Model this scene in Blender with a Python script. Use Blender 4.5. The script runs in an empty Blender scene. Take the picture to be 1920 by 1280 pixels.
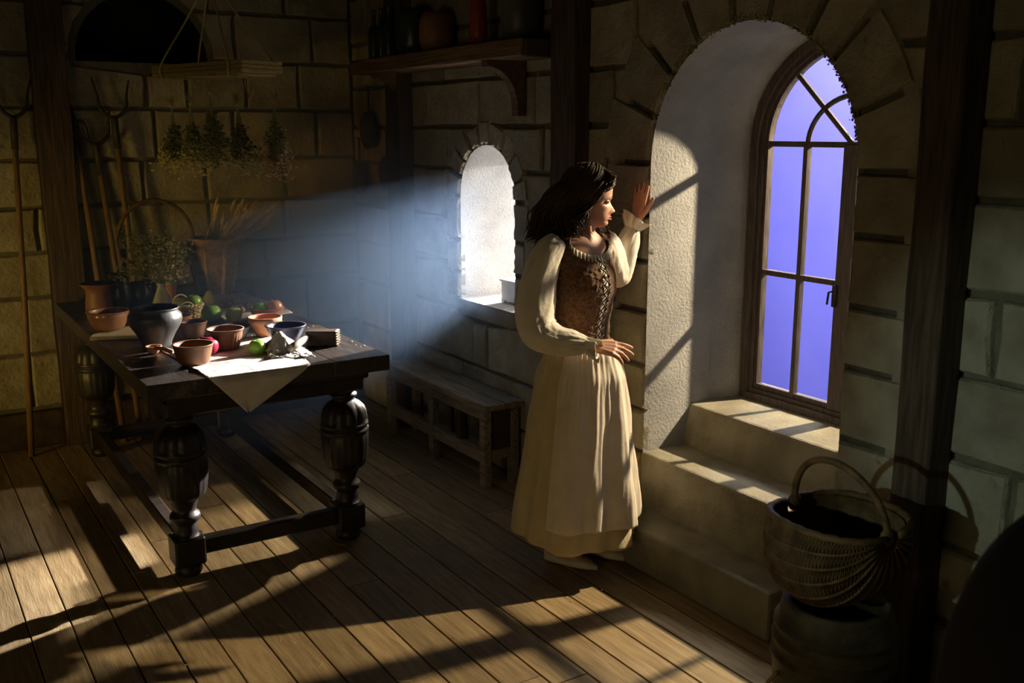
import bpy, bmesh, math, random
from mathutils import Vector, Matrix, noise
from mathutils.geometry import tessellate_polygon
R = random.Random(7)
PI = math.pi
sc = bpy.context.scene
COL = sc.collection

# ------------------------------------------------------------------ camera
PITCH, YAW = math.radians(11.927), math.radians(32.444)
cd = bpy.data.cameras.new('camera'); cam = bpy.data.objects.new('camera', cd); COL.objects.link(cam)
cd.sensor_width = 36; cd.lens = 1870 / 1920 * 36; cd.clip_start = 0.02
cam.location = (0, 0, 1.80)
cam.rotation_euler = (PI / 2 - PITCH, 0, -YAW)
cd.dof.use_dof = True; cd.dof.focus_distance = 4.1; cd.dof.aperture_fstop = 4.0
sc.camera = cam

# ------------------------------------------------------------------ world, lamps, exposure
w = bpy.data.worlds.new('world'); sc.world = w; w.use_nodes = True
w.node_tree.nodes['Background'].inputs[0].default_value = (0.36, 0.42, 0.52, 1)
w.node_tree.nodes['Background'].inputs[1].default_value = 0.8
sc.view_settings.view_transform = 'Standard'; sc.view_settings.look = 'None'
sc.view_settings.gamma = 1; sc.view_settings.use_curve_mapping = False
sc.view_settings.exposure = 0.0
sc.cycles.max_bounces = 6; sc.cycles.volume_bounces = 0
sc.cycles.transparent_max_bounces = 12
sc.cycles.use_denoising = True

def spot(name, loc, target, power, color, size, angle, blend=0.3):
    d = bpy.data.lights.new(name, 'SPOT'); o = bpy.data.objects.new(name, d); COL.objects.link(o)
    d.energy = power; d.color = color; d.shadow_soft_size = size; d.spot_size = math.radians(angle); d.spot_blend = blend
    o.location = loc; o.rotation_euler = (Vector(target) - Vector(loc)).to_track_quat('-Z', 'Y').to_euler()
    return o
def area(name, loc, target, power, color, sx, sy):
    d = bpy.data.lights.new(name, 'AREA'); o = bpy.data.objects.new(name, d); COL.objects.link(o)
    d.energy = power; d.color = color; d.shape = 'RECTANGLE'; d.size = sx; d.size_y = sy
    o.location = loc; o.rotation_euler = (Vector(target) - Vector(loc)).to_track_quat('-Z', 'Y').to_euler()
    return o
spot('sun_lamp', (4.75, 2.50, 2.42), (2.6, 2.70, 0.9), 840, (1.0, 0.79, 0.52), 0.03, 74, 0.12)
spot('niche_lamp', (4.3, 4.87, 2.12), (1.2, 4.2, 0.6), 720, (1.0, 0.84, 0.64), 0.05, 100)
spot('niche_lamp', (4.3, 4.60, 2.12), (1.2, 4.7, 0.6), 170, (1.0, 0.86, 0.68), 0.05, 100)  # second spot, added to reach the floor farther under the table
spot('added_table_spot', (5.0, 4.12, 1.98), (1.2, 4.95, 0.9), 560, (1.0, 0.93, 0.90), 0.03, 40)  # this pair is added outside the small window to brighten the table
spot('added_table_spot', (5.0, 4.97, 1.98), (1.2, 4.2, 0.9), 5200, (1.0, 0.93, 0.92), 0.03, 40)
spot('added_haze_spot', (4.7, 3.15, 1.32), (2.9, 4.6, 1.30), 65, (0.80, 0.92, 1.0), 0.30, 26, 0.5)  # both added outside to brighten the haze and the far table end
spot('added_haze_spot', (4.7, 3.25, 0.80), (2.9, 4.6, 1.20), 75, (0.80, 0.92, 1.0), 0.30, 26, 0.5)
area('left_fill_lamp', (-2.3, 0.7, 0.95), (2.5, 2.7, 0.45), 11, (1.0, 0.80, 0.40), 1.3, 0.9)
spot('warm_back_fill', (-2.7, 4.0, 0.7), (1.3, 6.2, 0.85), 215, (1.0, 0.64, 0.13), 0.25, 36, 1.0)  # added warm fill aimed at the back wall, no fire modelled
spot('cool_side_lamp', (-2.4, 1.55, 1.75), (2.72, 1.45, 0.90), 190, (0.70, 0.95, 0.86), 0.05, 18, 0.8)
area('screen_lamp', (7.6, 5.2, 6.5), (9.6, 8.4, 0.8), 1500, (1.0, 1.0, 1.0), 2.5, 1.0)

# ------------------------------------------------------------------ materials
def mat(name, c1, c2=None, scale=8.0, rough=0.8, bump=0.0, bscale=40.0, stretch=(1, 1, 1), spec=0.3, metal=0.0, detail=6,
        rnd=0.0, sheen=0.0, sss=0.0, coat=0.0, bdist=0.01, dark=None, dscale=3.0, dthr=0.55):
    m = bpy.data.materials.new(name); m.use_nodes = True; nt = m.node_tree; N = nt.nodes; L = nt.links
    b = N['Principled BSDF']
    b.inputs['Roughness'].default_value = rough; b.inputs['Metallic'].default_value = metal
    b.inputs['Specular IOR Level'].default_value = spec
    if sheen: b.inputs['Sheen Weight'].default_value = sheen
    if coat: b.inputs['Coat Weight'].default_value = coat
    if sss:
        b.inputs['Subsurface Weight'].default_value = sss; b.inputs['Subsurface Radius'].default_value = (0.012, 0.005, 0.003)
        b.inputs['Subsurface Scale'].default_value = 0.6
    c2 = c2 or c1
    tc = N.new('ShaderNodeTexCoord'); mp = N.new('ShaderNodeMapping'); mp.inputs['Scale'].default_value = stretch
    L.new(tc.outputs['Object'], mp.inputs['Vector'])
    vec = mp.outputs['Vector']
    if rnd:
        oi = N.new('ShaderNodeObjectInfo'); va = N.new('ShaderNodeVectorMath'); va.operation = 'ADD'
        vs = N.new('ShaderNodeVectorMath'); vs.operation = 'SCALE'; vs.inputs[0].default_value = (37, 17, 9)
        L.new(oi.outputs['Random'], vs.inputs['Scale']); L.new(vec, va.inputs[0]); L.new(vs.outputs[0], va.inputs[1]); vec = va.outputs[0]
    n = N.new('ShaderNodeTexNoise'); n.inputs['Scale'].default_value = scale; n.inputs['Detail'].default_value = detail
    L.new(vec, n.inputs['Vector'])
    r = N.new('ShaderNodeValToRGB'); r.color_ramp.elements[0].position = 0.32; r.color_ramp.elements[1].position = 0.68
    r.color_ramp.elements[0].color = (*c1, 1); r.color_ramp.elements[1].color = (*c2, 1)
    L.new(n.outputs['Fac'], r.inputs['Fac']); col = r.outputs['Color']
    if dark:
        n2 = N.new('ShaderNodeTexNoise'); n2.inputs['Scale'].default_value = dscale; n2.inputs['Detail'].default_value = 8; n2.inputs['Roughness'].default_value = 0.7
        L.new(vec, n2.inputs['Vector'])
        r2 = N.new('ShaderNodeValToRGB'); r2.color_ramp.elements[0].position = dthr; r2.color_ramp.elements[1].position = dthr + 0.12
        L.new(n2.outputs['Fac'], r2.inputs['Fac'])
        mx = N.new('ShaderNodeMixRGB'); mx.inputs['Color2'].default_value = (*dark, 1)
        L.new(r2.outputs['Color'], mx.inputs['Fac']); L.new(col, mx.inputs['Color1']); col = mx.outputs['Color']
    if rnd:
        hs = N.new('ShaderNodeHueSaturation'); mr = N.new('ShaderNodeMapRange')
        mr.inputs['To Min'].default_value = 1 - rnd; mr.inputs['To Max'].default_value = 1 + rnd
        L.new(oi.outputs['Random'], mr.inputs['Value']); L.new(mr.outputs[0], hs.inputs['Value']); L.new(col, hs.inputs['Color']); col = hs.outputs['Color']
    L.new(col, b.inputs['Base Color'])
    if bump:
        nb = N.new('ShaderNodeTexNoise'); nb.inputs['Scale'].default_value = bscale; nb.inputs['Detail'].default_value = 8
        nb.inputs['Roughness'].default_value = 0.65
        L.new(vec, nb.inputs['Vector'])
        bm_ = N.new('ShaderNodeBump'); bm_.inputs['Strength'].default_value = bump; bm_.inputs['Distance'].default_value = bdist
        L.new(nb.outputs['Fac'], bm_.inputs['Height']); L.new(bm_.outputs['Normal'], b.inputs['Normal'])
    return m
M = {}
M['stone'] = mat('stone', (0.23, 0.20, 0.135), (0.36, 0.33, 0.24), 7, 0.9, 1.0, 28, rnd=0.16, bdist=0.02, dark=(0.09, 0.075, 0.05), dscale=9, dthr=0.62)
M['mortar'] = mat('mortar', (0.09, 0.08, 0.055), (0.14, 0.125, 0.09), 12, 0.95, 0.8, 40)
M['plaster'] = mat('plaster', (0.34, 0.335, 0.32), (0.47, 0.46, 0.44), 5, 0.9, 1.0, 75, bdist=0.015, dark=(0.27, 0.26, 0.25), dscale=7, dthr=0.66)
M['step'] = mat('step_stone', (0.19, 0.17, 0.12), (0.30, 0.275, 0.205), 7, 0.85, 0.6, 60, dark=(0.13, 0.10, 0.06), dscale=10, dthr=0.62)
M['floor'] = mat('floor_wood', (0.23, 0.155, 0.075), (0.38, 0.275, 0.14), 9, 0.55, 0.35, 30, (6, 0.55, 6), spec=0.25, rnd=0.22, dark=(0.15, 0.09, 0.04), dscale=7, dthr=0.62)
M['gap'] = mat('under_floor', (0.02, 0.012, 0.006))
M['timber'] = mat('timber', (0.035, 0.023, 0.014), (0.10, 0.065, 0.04), 14, 0.75, 0.8, 30, (5, 5, 0.35), rnd=0.1)
M['shelf'] = mat('shelf_wood', (0.09, 0.05, 0.022), (0.2, 0.12, 0.05), 14, 0.75, 0.8, 30, (5, 0.35, 5), rnd=0.1)
M['bench'] = mat('bench_wood', (0.13, 0.10, 0.065), (0.33, 0.27, 0.19), 14, 0.6, 0.7, 30, (6, 0.4, 6), rnd=0.1)
M['table'] = mat('table_wood', (0.020, 0.016, 0.013), (0.06, 0.048, 0.038), 12, 0.33, 0.25, 26, (6, 0.5, 6), spec=0.5)
M['tleg'] = mat('table_leg_wood', (0.012, 0.009, 0.007), (0.03, 0.022, 0.016), 12, 0.42, 0.15, 40, spec=0.45)
M['frame'] = mat('window_wood', (0.055, 0.043, 0.037), (0.12, 0.095, 0.08), 20, 0.5, 0.3, 30, (5, 5, 0.5))
M['iron'] = mat('iron', (0.02, 0.019, 0.017), (0.045, 0.04, 0.035), 20, 0.55, 0.3, 60, spec=0.5, metal=0.3)
M['handlewood'] = mat('handle_wood', (0.12, 0.07, 0.03), (0.22, 0.14, 0.06), 20, 0.6, 0.3, 40, (5, 5, 0.5), rnd=0.15)
M['terra'] = mat('terracotta', (0.42, 0.17, 0.08), (0.55, 0.26, 0.13), 9, 0.7, 0.15, 80, rnd=0.1)
M['brownclay'] = mat('brown_clay', (0.16, 0.075, 0.035), (0.27, 0.13, 0.06), 9, 0.5, 0.15, 80, spec=0.4)
M['glaze'] = mat('glazed_clay', (0.30, 0.13, 0.05), (0.42, 0.2, 0.085), 7, 0.25, 0.05, 60, spec=0.6, coat=0.4)
M['black'] = mat('black_ceramic', (0.045, 0.045, 0.042), (0.10, 0.10, 0.095), 9, 0.4, 0.15, 60, spec=0.45)
M['darkgreen'] = mat('dark_stoneware', (0.014, 0.02, 0.016), (0.03, 0.04, 0.032), 9, 0.35, 0.05, 60, spec=0.5)
M['blue'] = mat('dark_blue_glaze', (0.03, 0.032, 0.06), (0.075, 0.075, 0.11), 9, 0.3, 0.05, 60, spec=0.55)
M['linen'] = mat('linen', (0.62, 0.58, 0.52), (0.74, 0.70, 0.64), 20, 0.9, 0.5, 55, bdist=0.004)
M['greycloth'] = mat('grey_cloth', (0.33, 0.32, 0.27), (0.42, 0.40, 0.34), 20, 0.9, 0.4, 60)
M['wicker'] = mat('wicker', (0.24, 0.15, 0.07), (0.44, 0.31, 0.16), 30, 0.6, 0.3, 80)
M['wicker2'] = mat('old_wicker', (0.062, 0.033, 0.011), (0.15, 0.085, 0.032), 25, 0.65, 0.3, 80)
M['straw'] = mat('straw', (0.5, 0.40, 0.17), (0.66, 0.55, 0.28), 20, 0.8)
M['wheat'] = mat('wheat', (0.46, 0.34, 0.18), (0.62, 0.49, 0.3), 20, 0.8)
M['stem'] = mat('dry_stem', (0.16, 0.16, 0.05), (0.30, 0.28, 0.10), 20, 0.8)
M['herb'] = mat('dry_herb', (0.07, 0.085, 0.025), (0.18, 0.19, 0.06), 25, 0.85)
M['bloom'] = mat('dry_bloom', (0.40, 0.36, 0.14), (0.58, 0.52, 0.26), 25, 0.85)
M['pinkbloom'] = mat('rusty_bloom', (0.30, 0.18, 0.10), (0.45, 0.31, 0.18), 25, 0.85)
M['rope'] = mat('rope', (0.33, 0.27, 0.12), (0.45, 0.38, 0.18), 60, 0.9, 0.5, 120)
M['plywood'] = mat('rack_wood', (0.22, 0.16, 0.055), (0.36, 0.27, 0.10), 16, 0.8, 0.5, 40, (3, 3, 12))
M['gapple'] = mat('green_apple', (0.20, 0.42, 0.04), (0.32, 0.55, 0.08), 6, 0.3, spec=0.5)
M['yapple'] = mat('yellow_apple', (0.42, 0.46, 0.10), (0.56, 0.55, 0.18), 6, 0.35, spec=0.5)
M['rapple'] = mat('red_apple', (0.55, 0.17, 0.08), (0.68, 0.42, 0.16), 8, 0.3, spec=0.5)
M['onion'] = mat('red_onion', (0.34, 0.02, 0.05), (0.48, 0.045, 0.08), 6, 0.25, spec=0.55)
M['pear'] = mat('pear', (0.34, 0.36, 0.09), (0.5, 0.46, 0.15), 6, 0.4)
M['walnut'] = mat('walnut', (0.22, 0.13, 0.07), (0.36, 0.23, 0.13), 40, 0.8, 0.8, 60)
M['mallet'] = mat('mallet_wood', (0.24, 0.2, 0.14), (0.36, 0.31, 0.23), 14, 0.7, 0.3, 40)
M['darkwood'] = mat('dark_wood', (0.035, 0.022, 0.013), (0.07, 0.045, 0.028), 14, 0.6, 0.3, 40)
M['tub'] = mat('tub_wood', (0.04, 0.032, 0.017), (0.10, 0.08, 0.04), 12, 0.6, 0.4, 40)
M['moss'] = mat('moss', (0.16, 0.15, 0.06), (0.28, 0.26, 0.13), 30, 0.95)
M['recess'] = mat('recess_black', (0.006, 0.005, 0.004))  # even near-black colour of the arched recess
M['whitewood'] = mat('grey_painted_wood', (0.48, 0.47, 0.46), (0.58, 0.57, 0.55), 12, 0.8, 0.3, 30)
M['skin'] = mat('skin', (0.58, 0.30, 0.20), (0.63, 0.345, 0.24), 9, 0.48, 0.05, 200, sss=0.25)
M['hair'] = mat('brown_hair', (0.016, 0.009, 0.005), (0.07, 0.036, 0.016), 9, 0.6, spec=0.25)
M['wool'] = mat('brown_wool', (0.10, 0.042, 0.014), (0.24, 0.11, 0.04), 70, 0.95, 1.0, 160, sheen=0.3, bdist=0.008)
M['cotton'] = mat('cream_cotton', (0.68, 0.61, 0.49), (0.76, 0.70, 0.585), 12, 0.85, 0.25, 90, sheen=0.15)
M['under'] = mat('ochre_linen', (0.56, 0.45, 0.26), (0.64, 0.53, 0.33), 14, 0.9, 0.25, 90)
M['apron'] = mat('pale_apron_cotton', (0.68, 0.585, 0.46), (0.76, 0.67, 0.545), 14, 0.85, 0.2, 60)
M['lace'] = mat('dark_leather', (0.03, 0.016, 0.01), (0.05, 0.028, 0.018), 20, 0.5)
M['shoe'] = mat('cream_leather', (0.62, 0.54, 0.42), (0.7, 0.62, 0.5), 20, 0.4, spec=0.5)
M['eye'] = mat('eye', (0.05, 0.03, 0.02), None, 5, 0.15, spec=0.6)
M['eyewhite'] = mat('eye_white', (0.36, 0.31, 0.28), None, 5, 0.2, spec=0.5)
M['lip'] = mat('lip', (0.45, 0.15, 0.12))
M['screen'] = mat('blue_screen_cloth', (0.235, 0.215, 0.86), (0.265, 0.245, 0.92), 1.2, 1.0, spec=0)
M['cloak'] = mat('dark_cloth', (0.008, 0.006, 0.006), (0.016, 0.012, 0.012), 8, 0.95)
M['redglaze'] = mat('red_glaze', (0.2, 0.03, 0.015), (0.3, 0.05, 0.025), 8, 0.35)
def glass_mat(name, gl, tint):
    m = bpy.data.materials.new(name); m.use_nodes = True; nt = m.node_tree; nt.nodes.clear()
    o = nt.nodes.new('ShaderNodeOutputMaterial'); mx = nt.nodes.new('ShaderNodeMixShader')
    t = nt.nodes.new('ShaderNodeBsdfTransparent'); g = nt.nodes.new('ShaderNodeBsdfGlossy')
    t.inputs[0].default_value = (*tint, 1); g.inputs['Roughness'].default_value = 0.05
    lw = nt.nodes.new('ShaderNodeLayerWeight'); lw.inputs['Blend'].default_value = gl
    nt.links.new(lw.outputs['Fresnel'], mx.inputs['Fac'])
    nt.links.new(t.outputs[0], mx.inputs[1]); nt.links.new(g.outputs[0], mx.inputs[2]); nt.links.new(mx.outputs[0], o.inputs['Surface'])
    return m
M['pane'] = glass_mat('window_glass', 0.12, (0.97, 0.98, 0.98))
M['vase'] = glass_mat('milky_glass', 0.3, (0.9, 0.92, 0.93))
_n = M['vase'].node_tree; _mx = [n for n in _n.nodes if n.type == 'MIX_SHADER'][0]; _m2 = _n.nodes.new('ShaderNodeMixShader'); _d = _n.nodes.new('ShaderNodeBsdfDiffuse')
_d.inputs[0].default_value = (0.8, 0.82, 0.83, 1); _m2.inputs['Fac'].default_value = 0.28; _n.links.new(_mx.outputs[0], _m2.inputs[1]); _n.links.new(_d.outputs[0], _m2.inputs[2])
_n.links.new(_m2.outputs[0], [n for n in _n.nodes if n.type == 'OUTPUT_MATERIAL'][0].inputs['Surface'])

# ------------------------------------------------------------------ mesh helpers
def mk(name, vf, m, parent=None, smooth=False):
    v, f = vf
    me = bpy.data.meshes.new(name); me.from_pydata([tuple(p) for p in v], [], f); me.update()
    bm = bmesh.new(); bm.from_mesh(me); bmesh.ops.recalc_face_normals(bm, faces=bm.faces); bm.to_mesh(me); bm.free()
    me.materials.append(M[m] if isinstance(m, str) else m)
    if smooth: me.polygons.foreach_set('use_smooth', [True] * len(me.polygons))
    o = bpy.data.objects.new(name, me); COL.objects.link(o)
    if parent: o.parent = parent
    return o
def tag(o, label, cat, group=None, kind=None):
    o['label'] = label
    if cat: o['category'] = cat
    if group: o['group'] = group
    if kind: o['kind'] = kind
    return o
def empty(name, loc=(0, 0, 0), rz=0.0):
    o = bpy.data.objects.new(name, None); COL.objects.link(o); o.location = loc; o.rotation_euler = (0, 0, rz); o.empty_display_size = 0.05
    return o
def thing(name, label, cat, loc=(0, 0, 0), rz=0.0, group=None):
    return tag(empty(name, loc, rz), label, cat, group)
def join(*vfs):
    V, F = [], []
    for v, f in vfs:
        k = len(V); V += [tuple(p) for p in v]; F += [tuple(i + k for i in q) for q in f]
    return V, F
def xf(vf, mt):
    return [mt @ Vector(p) for p in vf[0]], vf[1]
def box(a, b, bev=0.0):
    x0, y0, z0 = a; x1, y1, z1 = b
    if not bev:
        v = [(x, y, z) for z in (z0, z1) for y in (y0, y1) for x in (x0, x1)]
        return v, [(0, 1, 3, 2), (4, 6, 7, 5), (0, 4, 5, 1), (2, 3, 7, 6), (0, 2, 6, 4), (1, 5, 7, 3)]
    bm = bmesh.new(); bmesh.ops.create_cube(bm, size=1)
    for p in bm.verts: p.co = Vector(((x0 + x1) / 2 + p.co.x * (x1 - x0), (y0 + y1) / 2 + p.co.y * (y1 - y0), (z0 + z1) / 2 + p.co.z * (z1 - z0)))
    bmesh.ops.bevel(bm, geom=bm.edges[:], offset=bev, segments=1, affect='EDGES')
    bm.verts.index_update()
    r = [p.co.copy() for p in bm.verts], [tuple(q.index for q in f.verts) for f in bm.faces]
    bm.free(); return r
def lathe(prof, seg=40, mod=None, cap=True):
    V, F = [], []; n = len(prof)
    for i, (r, z) in enumerate(prof):
        for k in range(seg):
            a = 2 * PI * k / seg; rr = r * (mod(a, z, i) if mod else 1)
            V.append((rr * math.cos(a), rr * math.sin(a), z))
    for i in range(n - 1):
        for k in range(seg):
            k2 = (k + 1) % seg; F.append((i * seg + k, i * seg + k2, (i + 1) * seg + k2, (i + 1) * seg + k))
    if cap:
        F.append(tuple(range(seg))[::-1]); F.append(tuple((n - 1) * seg + k for k in range(seg)))
    return V, F
def smoothpts(pts, n):
    P = [Vector(p) for p in pts]; out = []; m = len(P) - 1
    for i in range(n + 1):
        t = i / n * m; k = min(int(t), m - 1); u = t - k
        a, b, c, d = P[max(k - 1, 0)], P[k], P[k + 1], P[min(k + 2, m)]
        out.append(0.5 * ((2 * b) + (c - a) * u + (2 * a - 5 * b + 4 * c - d) * u * u + (3 * b - a - 3 * c + d) * u ** 3))
    return out
def tube(pts, rad, seg=8, closed=False, cap=True, mod=None, flat=1.0):
    P = [Vector(p) for p in pts]; n = len(P); V, F = [], []
    if not hasattr(rad, '__len__'): rad = [rad] * n
    up = None
    for i in range(n):
        if closed: t = P[(i + 1) % n] - P[i - 1]
        else: t = P[min(i + 1, n - 1)] - P[max(i - 1, 0)]
        t = t.normalized() if t.length > 1e-9 else Vector((0, 0, 1))
        if up is None:
            up = Vector((0, 0, 1)) if abs(t.z) < 0.9 else Vector((1, 0, 0))
        up = (up - t * up.dot(t))
        up = up.normalized() if up.length > 1e-6 else t.orthogonal().normalized()
        s = t.cross(up)
        for k in range(seg):
            a = 2 * PI * k / seg; r = rad[i] * (mod(a, i) if mod else 1)
            V.append(P[i] + s * (math.cos(a) * r) + up * (math.sin(a) * r * flat))
    for i in range(n if closed else n - 1):
        j = (i + 1) % n
        for k in range(seg):
            k2 = (k + 1) % seg; F.append((i * seg + k, i * seg + k2, j * seg + k2, j * seg + k))
    if cap and not closed:
        F.append(tuple(range(seg))[::-1]); F.append(tuple((n - 1) * seg + k for k in range(seg)))
    return V, F
def ball(c, r, seg=16, ring=10, sq=(1, 1, 1)):
    V, F = [], []
    c = Vector(c)
    V.append(c - Vector((0, 0, r * sq[2])))
    for i in range(1, ring):
        a = -PI / 2 + PI * i / ring
        for k in range(seg):
            b = 2 * PI * k / seg; V.append(c + Vector((math.cos(a) * math.cos(b) * r * sq[0], math.cos(a) * math.sin(b) * r * sq[1], math.sin(a) * r * sq[2])))
    V.append(c + Vector((0, 0, r * sq[2])))
    for k in range(seg): F.append((0, 1 + (k + 1) % seg, 1 + k))
    for i in range(ring - 2):
        for k in range(seg):
            k2 = (k + 1) % seg; a = 1 + i * seg; b = a + seg; F.append((a + k, a + k2, b + k2, b + k))
    e = len(V) - 1; a = 1 + (ring - 2) * seg
    for k in range(seg): F.append((a + k, a + (k + 1) % seg, e))
    return V, F
def grid(fn, nu, nv, cu=False):
    V = [fn(i / nu, j / nv) for j in range(nv + 1) for i in range(nu + (0 if cu else 1))]
    W = nu if cu else nu + 1; F = []
    for j in range(nv):
        for i in range(nu):
            i2 = (i + 1) % W if cu else i + 1; F.append((j * W + i, j * W + i2, (j + 1) * W + i2, (j + 1) * W + i))
    return V, F
def prism(poly, to3d, d0, d1, inset=0.0):
    """2D polygon -> block from depth d0 to d1 (outer face inset)."""
    n = len(poly); cx = sum(p[0] for p in poly) / n; cy = sum(p[1] for p in poly) / n
    def ins(p, k):
        dx, dy = p[0] - cx, p[1] - cy; l = math.hypot(dx, dy) or 1; s = max(0, 1 - k / l); return cx + dx * s, cy + dy * s
    V = [to3d(*p, d0) for p in poly] + [to3d(*ins(p, inset * 0.25), d0 + (d1 - d0) * 0.6) for p in poly] + [to3d(*ins(p, inset), d1) for p in poly]
    F = [tuple(range(n))[::-1], tuple(2 * n + i for i in range(n))]
    for l in (0, n):
        for i in range(n): j = (i + 1) % n; F.append((l + i, l + j, l + n + j, l + n + i))
    return V, F
def flatfill(loops, to3d):
    flat = [p for l in loops for p in l]
    tr = tessellate_polygon([[Vector((p[0], p[1], 0)) for p in l] for l in loops])
    return [to3d(*p, 0) for p in flat], [tuple(t) for t in tr]
def solidify(o, t, off=-1):
    md = o.modifiers.new('solid', 'SOLIDIFY'); md.thickness = t; md.offset = off; return o
def bevel(o, wd, seg=2):
    md = o.modifiers.new('bevel', 'BEVEL'); md.width = wd; md.segments = seg; md.limit_method = 'ANGLE'; return o
def subs(o, l=1):
    md = o.modifiers.new('sub', 'SUBSURF'); md.levels = l; md.render_levels = l; return o

# ------------------------------------------------------------------ the room
XW, YB, XL, YF, ZC = 2.72, 6.20, -3.2, -2.6, 3.1
XO = 3.30                                     # outer face of the window wall
fl = mk('floor', box((XL, YF, -0.1), (XO - 0.01, YB + 0.3, -0.022)), 'gap'); tag(fl, 'long worn wooden plank floor of the room', None, kind='structure')
px = 0.165 - 0.142 * 24
i = 0
while px < 2.72:
    w_ = 0.142; ys = [YF]; y = YF + R.uniform(0.6, 2.6)
    while y < YB - 0.5: ys.append(y); y += R.uniform(2.0, 3.6)
    ys.append(YB)
    for a, b in zip(ys, ys[1:]):
        x0, x1 = max(px + 0.0025, XL), min(px + w_ - 0.0025, 2.72)
        if x1 - x0 < 0.02: continue
        o = mk('plank', box((x0, a + 0.002, -0.022), (x1, b - 0.002, R.uniform(-0.0015, 0.001)), 0.002), 'floor', fl)
    px += w_; i += 1

def toW(u, z, d): return (XW - d, u, z)
def toB(u, z, d): return (u, YB - d, z)
def archloop(c, hw, zs, z0, n=20, rz=None):
    """from the low-u bottom corner up and over to the high-u bottom corner"""
    L = [(c - hw, z0)]
    for k in range(5): L.append((c - hw, z0 + (zs - z0) * (k + 1) / 6))
    for k in range(n + 1):
        a = PI - PI * k / n; L.append((c + hw * math.cos(a), zs + (rz or hw) * math.sin(a)))
    for k in range(5): L.append((c + hw, zs - (zs - z0) * (k + 1) / 6))
    L.append((c + hw, z0)); return L
BIG = dict(c=2.69, hw=0.52, zs=1.67, z0=0.0, ring=0.26)
SML = dict(c=4.52, hw=0.28, zs=1.45, z0=0.885, ring=0.125)
def openhalf(op, z, ex):
    """half width of opening + ex at height z (0 = none)"""
    r = op['hw'] + ex
    if z < op['z0'] - (ex if op['z0'] > 0 else 0): return 0
    if z <= op['zs']: return r
    d = z - op['zs']; return math.sqrt(max(r * r - d * d, 0))
wallw = mk('wall_right', flatfill([[(YF, -0.05), (YB + 0.02, -0.05), (YB + 0.02, ZC), (YF, ZC)], archloop(BIG['c'], BIG['hw'] + 0.01, BIG['zs'], 0.0005), archloop(SML['c'], SML['hw'] + 0.01, SML['zs'], SML['z0'] - 0.01)],
          lambda u, z, d: (XW + 0.012, u, z)), 'mortar'); tag(wallw, 'stone block wall with the two arched window openings', None, kind='structure')
def stones(parent, to3d, u0, u1, z0, z1, ops, seed, skip=(), dmin=-0.012, dep=(0.004, 0.016), ww=(0.34, 0.62), hh=(0.22, 0.34)):
    rr = random.Random(seed); z = z0
    while z < z1 - 0.05:
        h = min(rr.uniform(*hh), z1 - z); zt = z + h
        if z1 - zt < 0.1: zt = z1
        # break spans at opening centres
        cuts = [u0, u1]
        for op in ops:
            if openhalf(op, (z + zt) / 2, op['ring'] * 0.6) or openhalf(op, z, op['ring'] * 0.6) or openhalf(op, zt, op['ring'] * 0.6): cuts.append(op['c'])
        cuts.sort()
        for s0, s1 in zip(cuts, cuts[1:]):
            us = [s0]; u = s0 + rr.uniform(0.15, 0.5)
            while u < s1 - 0.2: us.append(u); u += rr.uniform(*ww)
            us.append(s1)
            for a, b in zip(us, us[1:]):
                g = 0.009; nz = 7
                L, Rr = [], []
                for k in range(nz):
                    zz = z + g + (zt - z - 2 * g) * k / (nz - 1)
                    l_, r_ = a + g, b - g
                    for op in ops:
                        hf = openhalf(op, zz, op['ring'] * 0.7)
                        if hf:
                            if abs(op['c'] - s0) < 1e-6: l_ = max(l_, op['c'] + hf)
                            elif abs(op['c'] - s1) < 1e-6: r_ = min(r_, op['c'] - hf)
                    L.append((l_, zz)); Rr.append((r_, zz))
                ok = [k for k in range(nz) if Rr[k][0] - L[k][0] > 0.02]
                if len(ok) < 2: continue
                if any(a < m_ < b and 0 for m_ in skip): continue
                straight = all(abs(L[k][0] - L[ok[0]][0]) < 1e-6 and abs(Rr[k][0] - Rr[ok[0]][0]) < 1e-6 for k in ok)
                if straight: ok = [ok[0], ok[len(ok) // 2], ok[-1]]
                j = lambda: rr.uniform(-0.006, 0.006)
                poly = [(L[k][0] + j(), L[k][1]) for k in ok]
                top = [(L[ok[-1]][0] + (Rr[ok[-1]][0] - L[ok[-1]][0]) * t, L[ok[-1]][1] + j()) for t in (0.35, 0.7)]
                bot = [(L[ok[0]][0] + (Rr[ok[0]][0] - L[ok[0]][0]) * t, L[ok[0]][1] + j()) for t in (0.7, 0.35)]
                poly = poly + top + [(Rr[k][0] + j(), Rr[k][1]) for k in reversed(ok)] + bot
                mk('stone', prism(poly, to3d, dmin, rr.uniform(*dep), 0.013), 'stone', parent)
        z = zt
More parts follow.
